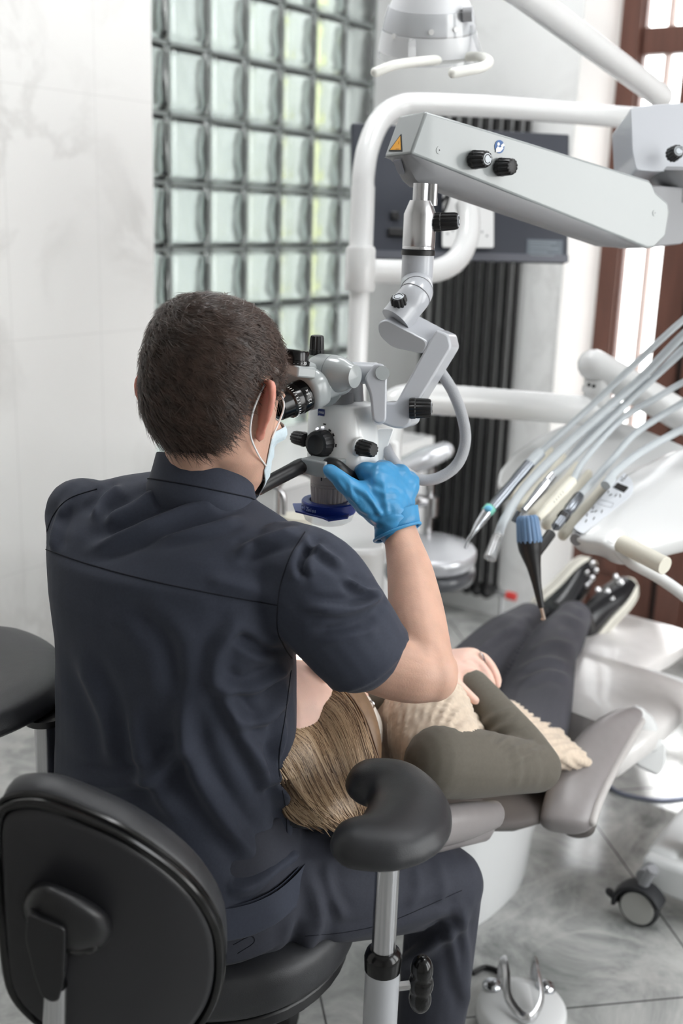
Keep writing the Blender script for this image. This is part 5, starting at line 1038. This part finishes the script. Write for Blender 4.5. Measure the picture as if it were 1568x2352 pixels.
PBV, PBF = fused([skull(1, fn=ph), neckp, ptr]+parm+lhand+rhand+ear(1, fn=ph)+ear(-1, fn=ph)+face(ph, hrt, hfv, hup), .0032, 2)
pbody = obj('body', (PBV, PBF), M_SKINF, pat, angle=180)
obj('lips', [ellipsoid(ph(0, .0985, -.063), hrt*.022, hfv*.004, hup*.004, 12), ellipsoid(ph(0, .098, -.072), hrt*.019, hfv*.005, hup*.005, 12)], mat('lip', (196, 110, 104), .4), pat)
for sgn in (-1, 1): obj('closed_eye', tube(spline([ph(sgn*.018, .088, .004), ph(sgn*.031, .0965, -.001), ph(sgn*.044, .086, .004)], 5), .0012, 6), M_HAIR, pat)
for sgn in (-1, 1): obj('eyebrow', tube(spline([ph(sgn*.014, .098, .030), ph(sgn*.030, .099, .036), ph(sgn*.048, .086, .031)], 5), [.002, .003, .0012], 8, flat=.6), mat('brow_hair', (120, 92, 70), .6), pat)
obj('ring', tube([P(1104, 1519, 1.938)+.0125*(math.cos(t)*nrm(P(1104, 1519, 1.938)*0+UP)+math.sin(t)*nrm(FW-RT*.3)) for t in np.linspace(0, 6.283, 20, endpoint=False)], .0022, 8, closed=True, flat=1.6), M_STUD, pat)
# vest
vr = [pring(u, a, b, h) for u, a, b, h in ((-.012, .068, .055, -.01), (.012, .115, .075, -.02), (.05, .15, .095, -.03), (.12, .158, .105, -.035), (.2, .16, .10, -.045), (.28, .162, .095, -.05), (.36, .172, .09, -.055), (.44, .184, .088, -.06), (.485, .188, .084, -.06), (.493, .178, .074, -.06))]
vfl = limb([(at(.36, .15, -.03), .045, .028), (at(.44, .17, -.035), .052, .026), (at(.485, .18, -.04), .048, .02)])
VV, VF = fused([loft(vr), vfl, limb([(at(.05, .10, .02), .075), (rsh+(CS-rsh)*.16+pax*.03, .073)])], .0048, 5)
VN = normals(VV, VF); pq = np.stack([(VV-CS)@pax, (VV-CS)@pl, (VV-CS)@pup], 1)
knit = np.sin((pq[:, 1]+.25*pq[:, 2])*2*math.pi/.013+1.2*np.sin(pq[:, 0]*9))*.0019+np.sin(pq[:, 0]*2*math.pi/.011)*.0012*np.sign(np.sin(pq[:, 1]*2*math.pi/.016))
VV = VV+VN*(knit+vnoise(VV, 7, 2)*.003)[:, None]
M_KN2 = M_KNIT.node_tree.nodes; 
vest = obj('knit_vest', (VV, VF), M_KNIT, pat, angle=180)
# sleeves
SLV, SLF = fused([limb([(rsh-pax*.01, .052, .056), (rsh+(rel-rsh)*.25, .054, .056), (rsh+(rel-rsh)*.65, .047, .048), (rel, .041, .042)]), limb([(rel, .041, .041), (rel+(rwr-rel)*.25, .043, .040), (rel+(rwr-rel)*.6, .036, .034), (rel+(rwr-rel)*.97, .028, .026)])], .004, 5)
ff = []
for t in (.12, .22, .33, .45, .58): 
    c = proj(rel+(rwr-rel)*t); ff.append(([(c[0]-45, c[1]+24), (c[0]-8, c[1]-2), (c[0]+44, c[1]-20)], .0030, 8))
for t in (.75, .86, .95): c = proj(rsh+(rel-rsh)*t); ff.append(([(c[0]-10, c[1]-60), (c[0]+14, c[1]), (c[0]+4, c[1]+50)], .0022, 9))
SLV = folds(SLV, SLF, ff)
obj('sleeve', (SLV, SLF), M_OLIVE, pat, angle=180)
L2V, L2F = fused([limb([(lsh, .052), (lsh+(lel-lsh)*.6, .048), (lel, .041)]), limb([(lel, .041), (lel+(lwr-lel)*.3, .042), (lwr+(lel-lwr)*.12, .028)])], .005, 4)
obj('sleeve', (L2V, L2F), M_OLIVE, pat, angle=180)
obj('collar_band', limb([(P(845, 1608, 1.735), .010, .016), (P(862, 1606, 1.73), .012, .018), (P(890, 1590, 1.735), .012, .018)]), M_OLIVE, pat)
obj('scarf_trim', fused([limb([(P(832, 1622, 1.715), .012), (P(846, 1650, 1.70), .016), (P(854, 1690, 1.685), .014), (P(852, 1715, 1.68), .010)]), limb([(P(838, 1610, 1.72), .010), (P(858, 1660, 1.70), .013), (P(864, 1700, 1.69), .010)])], .003, 3), mat('cream_trim', (238, 232, 222), .9, bump=.5, bscale=160), pat, angle=180)
obj('zip_pull', tube([P(849, 1620, 1.70)+.0065*(math.cos(t)*RT+math.sin(t)*UP) for t in np.linspace(0, 6.283, 14, endpoint=False)], .0016, 8, closed=True), M_STUD, pat)
# trousers and shoes
hipR, hipL = at(.45, .095, -.055), at(.45, -.095, -.055)
kR, kL = P(1262, 1503, 2.52), P(1128, 1486, 2.58)
aR, aL = P(1318, 1418, 2.82), P(1215, 1420, 2.84)
kL = P(1150, 1478, 2.55)
JV, JF = fused([loft([pring(.36, .13, .07, -.06), pring(.40, .155, .075, -.06), pring(.48, .165, .075, -.06), pring(.53, .15, .07, -.06)]),
    limb([(hipR, .082, .074), (hipR+(kR-hipR)*.45, .076, .072), (kR, .062, .060), (kR+(aR-kR)*.35, .060, .057), (kR+(aR-kR)*.85, .048, .046), (aR, .045, .044)]), limb([(hipL, .082, .074), (hipL+(kL-hipL)*.45, .076, .074), (kL, .062, .060), (kL+(aL-kL)*.35, .056, .054), (aL, .044, .042)])], .0055, 5)
JV = folds(JV, JF, [([(1190, 1570), (1260, 1545), (1310, 1560)], .006, 9), ([(1185, 1545), (1250, 1515), (1312, 1530)], .005, 8), ([(1220, 1500), (1270, 1475), (1330, 1490)], .005, 9), ([(1240, 1440), (1290, 1415), (1350, 1440)], .007, 9), ([(1255, 1415), (1300, 1390), (1350, 1415)], .006, 8), ([(1090, 1500), (1150, 1455), (1205, 1440)], .005, 9), ([(1140, 1470), (1190, 1425), (1225, 1420)], .005, 8), ([(1270, 1395), (1310, 1375), (1345, 1390)], .005, 7)])
obj('trousers', (JV, JF), M_JEANS, pat, angle=180)
def shoe(heel, toe, m, side, studs):
    t = nrm(toe-heel); L = np.linalg.norm(toe-heel); m = nrm(m-t*(m@t)); s = np.cross(t, m)
    def q(x, y, h): return heel+t*x*L+s*y*side-m*h                     # h: height above the sole
    ol = [(-.03, 0), (0, .026), (.15, .033), (.4, .034), (.7, .046), (.88, .042), (1.0, .018), (1.03, -.005), (.98, -.028), (.85, -.042), (.65, -.044), (.4, -.036), (.15, -.033), (0, -.026)]
    oo = spline([A(x, y, 0) for x, y in ol], 4, closed=True); c = A(.5, 0, 0)
    def lay(k, h): return [q(*(c+(p-c)*A(1-(1-k)*.4, k, 0))[:2], h) for p in oo]
    sh = obj('shoe', [limb([(q(.03, 0, .045), .030, .040), (q(.2, 0, .05), .032, .045), (q(.45, 0, .045), .036, .036), (q(.72, 0, .032), .042, .028), (q(.93, 0, .024), .036, .018)], hint=tuple(m)), limb([(q(.10, 0, .06), .034), (q(.09, 0, .10), .037)])], M_SHOEB, pat, subs=0, angle=180)
    obj('sole', loft([lay(.9, -.006), lay(1.0, -.004), lay(1.04, .004), lay(1.02, .010), lay(1.04, .016), lay(1.03, .024), lay(.96, .027), lay(.5, .027)]), M_SOLE, sh, angle=40)
    obj('sole_line', tube([q(*(c+(p-c)*A(1.015, 1.04, 0))[:2], .0105) for p in oo], .0015, 6, closed=True), mat('sole_groove', (150, 148, 140), .6), sh)
    sbv, sbf = [np.array(v.co)+wloc(sh) for v in sh.data.vertices], [tuple(p.vertices) for p in sh.data.polygons]; tb_ = bvh(sbv, sbf)
    for x, y, r in studs:
        h, n_ = hit(tb_, x, y)
        if h is not None: obj('stud', ellipsoid(h+n_*.003, s*r, t*r, n_*r*.75, 12), M_STUD, sh)
    return sh
shoe(P(1338, 1490, 2.88), P(1447, 1345, 2.99), FW*.62+RT*.62-UP*.05, 1, ((1401, 1328, .010), (1416, 1327, .009), (1424, 1340, .011), (1376, 1357, .009), (1394, 1360, .009), (1404, 1376, .007), (1388, 1340, .006)))
shoe(P(1222, 1402, 2.97), P(1352, 1292, 3.06), FW*.75-RT*.25+UP*.42, 1, ((1358, 1296, .011), (1366, 1310, .009), (1346, 1317, .009), (1357, 1328, .010), (1345, 1345, .008), (1352, 1338, .006)))
# ---- long hair: volume plus many combed strands
GD = [[(690, 1575, 1.69), (770, 1592, 1.64), (815, 1650, 1.62), (838, 1720, 1.61), (850, 1760, 1.60)], [(682, 1598, 1.66), (752, 1612, 1.60), (795, 1680, 1.57), (818, 1765, 1.55), (832, 1835, 1.545)], [(674, 1625, 1.64), (730, 1645, 1.575), (772, 1720, 1.545), (800, 1800, 1.53), (820, 1858, 1.53)],
      [(670, 1665, 1.61), (712, 1690, 1.555), (748, 1765, 1.53), (782, 1835, 1.52), (812, 1882, 1.52)], [(664, 1710, 1.58), (692, 1745, 1.54), (722, 1810, 1.52), (748, 1855, 1.51), (775, 1884, 1.515)], [(655, 1760, 1.56), (672, 1790, 1.53), (695, 1830, 1.515), (722, 1862, 1.51), (745, 1880, 1.51)], [(640, 1800, 1.55), (655, 1820, 1.53), (672, 1845, 1.52), (692, 1866, 1.515), (710, 1878, 1.515)]]
gq = [np.array([P(*p) for p in g]) for g in GD]
vol = []
for g in gq: vol.append(limb([(g[0]+FW*.035, .030), (g[1]+FW*.034, .031), (g[2]+FW*.032, .030), (g[3]+FW*.029, .027), (g[4]+FW*.022, .018)]))
vol.append(ellipsoid(ph(0, -.035, .06), hrt*.088, hfv*.075, hup*.095, 24))
HV, HFc = fused(vol, .0055, 6)
ph_hair = obj('hair', (HV, HFc), M_BLOND, pat, angle=180)
TN = [([], []), ([], []), ([], [])]; TH_ = bvh(HV, HFc); gpx = [np.array(g, float) for g in GD]
for k in range(2400):
    t = RNG.random()*(len(gpx)-1); i = int(t); w = t-i; g = gpx[i]*(1-w)+gpx[min(i+1, len(gpx)-1)]*w; g = g.copy()
    g[:, :2] += RNG.normal(size=2)*7+np.cumsum(RNG.normal(size=(5, 2))*3.5, 0); g[4] = g[3]+(g[4]-g[3])*(.8+.75*RNG.random()); g[0] = g[1]+(g[0]-g[1])*(.75+.5*RNG.random())
    lift = .0005+.0035*RNG.random(); pts = []; dz = 0
    for q in spline([A(*x) for x in g], 4):
        h, n_ = hit(TH_, q[0], q[1], lift); pts.append(h if h is not None else P(q[0], q[1], q[2]+.012))
    for _ in range(2): pts = [pts[0]]+[(pts[j-1]+2*pts[j]+pts[j+1])/4 for j in range(1, len(pts)-1)]+[pts[-1]]
    v, f = tube(pts, list(np.interp(np.linspace(0, 1, len(pts)), [0, .2, .8, 1], [.0009, .0021, .0016, .0003])), 3, caps=False)
    tone = int(RNG.random()*3.999) % 3; sv_t, sf_t = TN[tone]; o_ = len(sv_t); sv_t += v; sf_t += [tuple(q+o_ for q in ff_) for ff_ in f]
for (sv_t, sf_t), (nm, c_) in zip(TN, (('light_blonde', (206, 178, 146)), ('mid_blonde', (168, 138, 108)), ('brown_lowlight', (112, 88, 68)))):
    obj('hair_strands', (sv_t, sf_t), mat(nm+'_hair', c_, .34, spec=.5), ph_hair, angle=180, recalc=False)
# ================================================================ treatment chair
chair = thing('treatment_chair', 'reclined grey leatherette treatment chair on a white pedestal carrying the patient', 'treatment chair', tuple((CH+CS)/2*A(1, 1, 0)))
def slabr(u, a, h, th, p=3.2, l0=0):
    return [at(u, l0+a*math.copysign(abs(math.cos(t))**(2/p), math.cos(t)), h+th*math.copysign(abs(math.sin(t))**(2/p), math.sin(t))) for t in np.linspace(0, 2*math.pi, 36, endpoint=False)]
obj('backrest', loft([slabr(-.02, .10, -.155, .02), slabr(.0, .17, -.155, .035), slabr(.05, .19, -.155, .034), slabr(.20, .19, -.155, .034), slabr(.26, .17, -.15, .03), slabr(.27, .1, -.15, .02)]), M_UPH, chair, angle=60)
hr_ = HPc-hfv*.128
obj('headrest', cushion([hr_+hrt*.115*math.copysign(abs(math.cos(t))**.7, math.cos(t))+hup*(.10*math.copysign(abs(math.sin(t))**.7, math.sin(t))) for t in np.linspace(0, 2*math.pi, 36, endpoint=False)], hfv, .035), M_VINYL, chair)
obj('headrest_bar', tube(spline([hr_, hr_-hfv*.04-hup*.08, at(.02, 0, -.17)], 5), .014, 12), M_CHROME, chair)
obj('side_bolster', limb([(P(860, 1925, 1.57), .022, .030), (P(960, 1908, 1.62), .024, .034), (P(1060, 1888, 1.69), .024, .032), (P(1130, 1872, 1.75), .020, .024)]), M_UPH, chair)
obj('bolster_rail', tube([P(860, 1968, 1.58), P(1000, 1930, 1.65), P(1120, 1902, 1.745)], [.006, .007, .006], 10, dome=True), M_UPHD, chair)
SHL = [(1060, 1893, 1.80, .042), (1110, 1888, 1.85, .052), (1180, 1886, 1.92, .058), (1250, 1868, 2.0, .054), (1310, 1815, 2.08, .044), (1370, 1745, 2.16, .034), (1420, 1690, 2.22, .024)]
obj('seat_shell', loft([[P(x, y, d)+pl*(-.21+.23*math.cos(t))+pup*th*.8*math.sin(t) for t in np.linspace(0, 2*math.pi, 32, endpoint=False)] for x, y, d, th in [(1052, 1890, 1.79, .004)]+SHL+[(1425, 1684, 2.23, .004)]]), M_UPHD, chair, angle=60)
def hz(uh, l, z): return CS*A(1, 1, 0)+pu*uh+pl*l+A(0, 0, z)
def seatr(uh, l0, l1, z, th): return [hz(uh, (l1+l0)/2+(l1-l0)/2*math.copysign(abs(math.cos(t))**.5, math.cos(t)), z-th+th*math.copysign(abs(math.sin(t))**.5, math.sin(t))) for t in np.linspace(0, 2*math.pi, 44, endpoint=False)]
obj('seat', loft([seatr(.34, -.22, .02, .44, .02), seatr(.36, -.25, .05, .46, .04), seatr(.50, -.27, .10, .47, .04), seatr(.62, -.28, .18, .485, .05), seatr(.64, -.26, .16, .485, .03)]), M_UPH, chair, angle=60)
M_UPHL = mat('pale_taupe_leatherette', (216, 213, 211), .3, noise=.03, nscale=30, coat=.2)
obj('legrest', loft([seatr(.60, -.26, .19, .470, .02), seatr(.615, -.29, .215, .490, .04), seatr(.80, -.30, .225, .497, .045), seatr(.96, -.30, .22, .497, .045), seatr(1.03, -.29, .20, .492, .04), seatr(1.045, -.25, .16, .48, .02)]), M_UPHL, chair, angle=60)
obj('footrest', loft([seatr(1.03, -.25, .02, .46, .02), seatr(1.05, -.27, .04, .468, .035), seatr(1.30, -.27, .05, .455, .035), seatr(1.47, -.25, .05, .445, .03), seatr(1.50, -.2, .0, .43, .015)]), M_UPHL, chair, angle=60)
obj('legrest_rail', tube(spline([hz(1.09, -.1, .44), hz(1.10, .12, .45), hz(1.06, .26, .45), hz(.95, .30, .44)], 5), .014, 12), M_UNIT, chair)
W = [(1300, 1888, 1.95, 62, 8), (1312, 1838, 1.975, 62, 16), (1338, 1778, 2.02, 58, 24), (1374, 1718, 2.08, 50, 28), (1412, 1672, 2.14, 38, 26), (1446, 1644, 2.20, 22, 18), (1462, 1634, 2.23, 8, 8)]
wr, w2 = [], []
for x, y, d, hx_, hy_ in W:
    c = P(x, y, d); sd = P(x+hx_, y+hy_, d)-c; n_ = nrm(np.cross(sd, P(x+30, y-40, d+.03)-c)); n_ = -n_ if n_@(CAM-c) < 0 else n_
    wr.append([c+sd*math.copysign(abs(math.cos(t))**.8, math.cos(t))+n_*.024*math.sin(t) for t in np.linspace(0, 2*math.pi, 32, endpoint=False)])
    c2 = c+sd*.62-n_*.018+FW*.012; w2.append([c2+sd*.62*math.cos(t)+n_*.020*math.sin(t) for t in np.linspace(0, 2*math.pi, 24, endpoint=False)])
def closed_loft(R):
    a, b = np.mean(R[0], 0), np.mean(R[-1], 0); t0, t1 = nrm(a-np.mean(R[1], 0)), nrm(b-np.mean(R[-2], 0)); H = []
    for k, s_ in ((.45, .016), (.8, .012), (.95, .006)): H.append([a+(p-a)*k+t0*s_ for p in R[0]])
    return loft(H+R)
obj('side_wing', closed_loft(wr), M_UPH, chair, subs=1, angle=180)
obj('wing_shell', closed_loft(w2), M_UPHD, chair, subs=1, angle=180)
obj('wing_edge', limb([(p[2]*.6+p[3]*.4, .008) for p in wr[:-1]]), mat('light_taupe_edge', (186, 182, 180), .35), chair)
ar0 = P(1490, 1718, 2.32)
obj('armrest_bracket', [limb([(P(1462, 1640, 2.26), .018), (P(1480, 1665, 2.30), .024), (P(1490, 1700, 2.32), .026)]), prism(blend_poly([P(x, y, 2.31) for x, y in ((1452, 1700), (1500, 1690), (1532, 1705), (1530, 1760), (1512, 1785), (1458, 1758))], .012), FW*.06)], M_UNIT, chair, bevel=.006)
obj('bracket_pin', tube([P(1452, 1735, 2.33), P(1425, 1728, 2.32)], .014, 14), M_CHROME, chair)
# pedestal
pb = onZ(1110, 2135, 0.0)
pd1, pd2 = pu, pl
pc0 = pb-pl*.20+pu*.10
def pedr(z, a, b, off=0, p=3): return [pc0*A(1, 1, 0)+A(0, 0, z)+pu*(off+a*math.copysign(abs(math.cos(t))**(2/p), math.cos(t)))+pl*(b*math.copysign(abs(math.sin(t))**(2/p), math.sin(t))) for t in np.linspace(0, 2*math.pi, 40, endpoint=False)]
obj('pedestal', loft([pedr(0, .02, .02), pedr(0, .20, .19), pedr(.03, .21, .195), pedr(.12, .22, .20), pedr(.25, .25, .205, .03), pedr(.36, .28, .20, .05), pedr(.40, .27, .19, .05), pedr(.40, .02, .02)]), M_UNIT, chair, angle=50)
# ================================================================ background and floor items
M_RAD = mat('black_radiator_enamel', (14, 14, 16), .32)
rx0, rx1 = -2.135, -1.757; rz0, rz1 = .105, 1.905; nc = 9; pitch = (rx1-rx0)/nc; ry = YB-.10
rad = thing('radiator', 'tall black column radiator on the white back wall', 'radiator', ((rx0+rx1)/2, ry, rz0))
for i in range(nc):
    x = rx0+pitch*(i+.5); pcs = [tube([A(x, ry+dy, rz0+.03), A(x, ry+dy, rz1-.03)], .0128, 12) for dy in (-.034, .034)]
    pcs += [limb([(A(x, ry-.03, z), .022), (A(x, ry+.03, z), .022)]) for z in (rz0+.03, rz1-.03)]
    obj('column', pcs, M_RAD, rad)
obj('wall_bracket', [aabb(rx0+.05, rx0+.09, ry+.03, YB-.004, rz1-.25, rz1-.2), aabb(rx1-.09, rx1-.05, ry+.03, YB-.004, rz1-.25, rz1-.2), aabb(rx0+.05, rx0+.09, ry+.03, YB-.004, rz0+.2, rz0+.25)], M_RAD, rad)
obj('valve', [tube([A(rx1-.01, ry, rz0+.03), A(rx1+.05, ry, rz0+.03)], .012, 12)], M_CHROME, rad); obj('valve_cap', tube([A(rx1+.05, ry, rz0+.03), A(rx1+.085, ry, rz0+.03)], .016, 14), mat('red_valve_cap', (206, 60, 56), .45), rad)
obj('pipe', tube([A(rx1+.03, ry, rz0+.03), A(rx1+.03, ry, 0)], .008, 10), M_CHROME, rad)
# assistant stool
M_SILVV = mat('silver_grey_vinyl', (206, 208, 212), .25, metal=.35, coat=.4)
sc0 = P(985, 1290, 3.0)
ast = thing('assistant_stool', 'silver grey assistant stool with a raised arm pad in front of the radiator', 'stool', tuple(sc0*A(1, 1, 0)))
ro = [sc0+RT0*(.125*math.cos(t))+HEAD*(.155*math.sin(t)) for t in np.linspace(0, 2*math.pi, 36, endpoint=False)]
obj('seat', cushion(ro, nrm(ZUP+RT0*.10-HEAD*.12), .05, dome=.6), M_SILVV, ast); 
obj('seat_shell', cushion([p-ZUP*.045 for p in ro], nrm(ZUP+RT0*.10-HEAD*.12), .045, dome=.1), mat('dark_grey_shell', (84, 86, 90), .3, coat=.3), ast)
obj('arm_pad', limb([(P(918, 1078, 2.93), .045, .022), (P(975, 1052, 2.93), .055, .028), (P(1022, 1034, 2.93), .04, .022)], hint=(0, 0, 1)), M_SILVV, ast)
pp = P(988, 1075, 2.96); pq_ = P(986, 1235, 2.96)
obj('post', [tube([pp, pq_*A(0, 0, 1)+pp*A(1, 1, 0)], .013, 16), lathe(P(989, 1140, 2.955), -ZUP, [(0, .001), (0, .02), (.055, .02), (.055, .001)], 24), limb([(P(962, 1150, 2.95), .018), (P(985, 1152, 2.955), .012)])], M_CHROME, ast)
obj('post_arm', tube(spline([pq_*A(0, 0, 1)+pp*A(1, 1, 0), pq_*A(0, 0, 1)+pp*A(1, 1, 0)-ZUP*.06, sc0-ZUP*.06], 5), .012, 12), M_CHROME, ast)
f0 = sc0*A(1, 1, 0); obj('gas_column', tube([f0+A(0, 0, .09), sc0-ZUP*.02], .022, 18), M_CHROME, ast)
for k in range(5):
    a = 2*math.pi*k/5+.2; d = A(math.cos(a), math.sin(a), 0); ft = obj('foot', tube([f0+A(0, 0, .10), f0+d*.25+A(0, 0, .07)], [.022, .015], 10), M_CHROME, ast)
    obj('castor', [lathe(f0+d*.25+A(0, 0, .026)-np.cross(d, ZUP)*.018, np.cross(d, ZUP), [(0, .001), (0, .024), (.036, .024), (.036, .001)], 18), tube([f0+d*.25+A(0, 0, .03), f0+d*.25+A(0, 0, .075)], .006, 8)], M_PLAST, ft)
# white wall cabinet behind the tower
cb0 = P(700, 1180, 3.0)
cab = thing('wall_cabinet', 'low white cabinet below the glass block window', 'cabinet', (XW+.26, 2.85, 0))
obj('carcass', aabb(XW+.01, XW+.48, 2.47, 3.32, .08, .70), M_UNIT, cab, bevel=.004); obj('worktop', aabb(XW+.005, XW+.51, 2.46, 3.34, .70, .74), mat('white_worktop', (236, 237, 236), .3), cab, bevel=.004)
obj('plinth', aabb(XW+.03, XW+.44, 2.49, 3.30, 0, .08), M_SHADEG, cab)
for k in range(2):
    dr = obj('door', aabb(XW+.48, XW+.498, 2.475+k*.42, 2.475+k*.42+.415, .09, .695), M_UNIT, cab, bevel=.003); obj('handle', tube([A(XW+.51, 2.55+k*.42, .62), A(XW+.51, 2.80+k*.42, .62)], .006, 10), M_CHROME, dr)
# foot pedal
fp = onZ(1190, 2330, .0)
ped = thing('foot_pedal', 'white foot control with a metal bow on the floor beside the dentist', 'foot control', tuple(fp))
fo_ = [fp+RT0*(.088*math.cos(t))+HEAD*(-.02+.085*math.sin(t)) for t in np.linspace(0, 2*math.pi, 44, endpoint=False)]
obj('base', cushion(fo_, ZUP, .045, dome=.15), M_UNIT, ped)
obj('rocker', limb([(fp+A(0, 0, .048)-HEAD*.05, .022, .008), (fp+A(0, 0, .05)+HEAD*.02, .022, .008)], hint=(0, 0, 1)), M_UNIT, ped)
for sx_ in (-.052, .052): obj('button', ellipsoid(fp+RT0*sx_+HEAD*.02+A(0, 0, .047), RT0*.02, HEAD*.02, ZUP*.014, 18), M_STEEL, ped)
bw = [fp+RT0*.034*s-HEAD*y+A(0, 0, z) for s, y, z in ((-1, -.05, .045), (-1, -.04, .095), (-.95, .0, .10), (-.9, .05, .075), (0, .085, .062), (.9, .05, .075), (.95, .0, .10), (1, -.04, .095), (1, -.05, .045))]
obj('bow', tube(spline(bw, 5), .010, 10, flat=.35), M_SILV, ped)
cabf = obj('floor_cable', tube(spline([onZ(1392, 1800, .006), onZ(1420, 1820, .006), onZ(1470, 1833, .006), onZ(1530, 1838, .006), onZ(1620, 1826, .006)], 6), .006, 10), mat('slate_cable', (104, 108, 124), .5)); tag(cabf, 'dark floor cable curving beside the treatment chair', 'cable')
cab2 = obj('pedal_cable', tube(spline([onZ(1085, 2235, .006), onZ(1115, 2222, .006), onZ(1150, 2235, .006), onZ(1172, 2268, .006), fp+HEAD*.07+A(0, 0, .012)], 6), .0055, 10), M_PLAST); tag(cab2, 'dark cable curving from the foot control to the pedestal', 'cable')
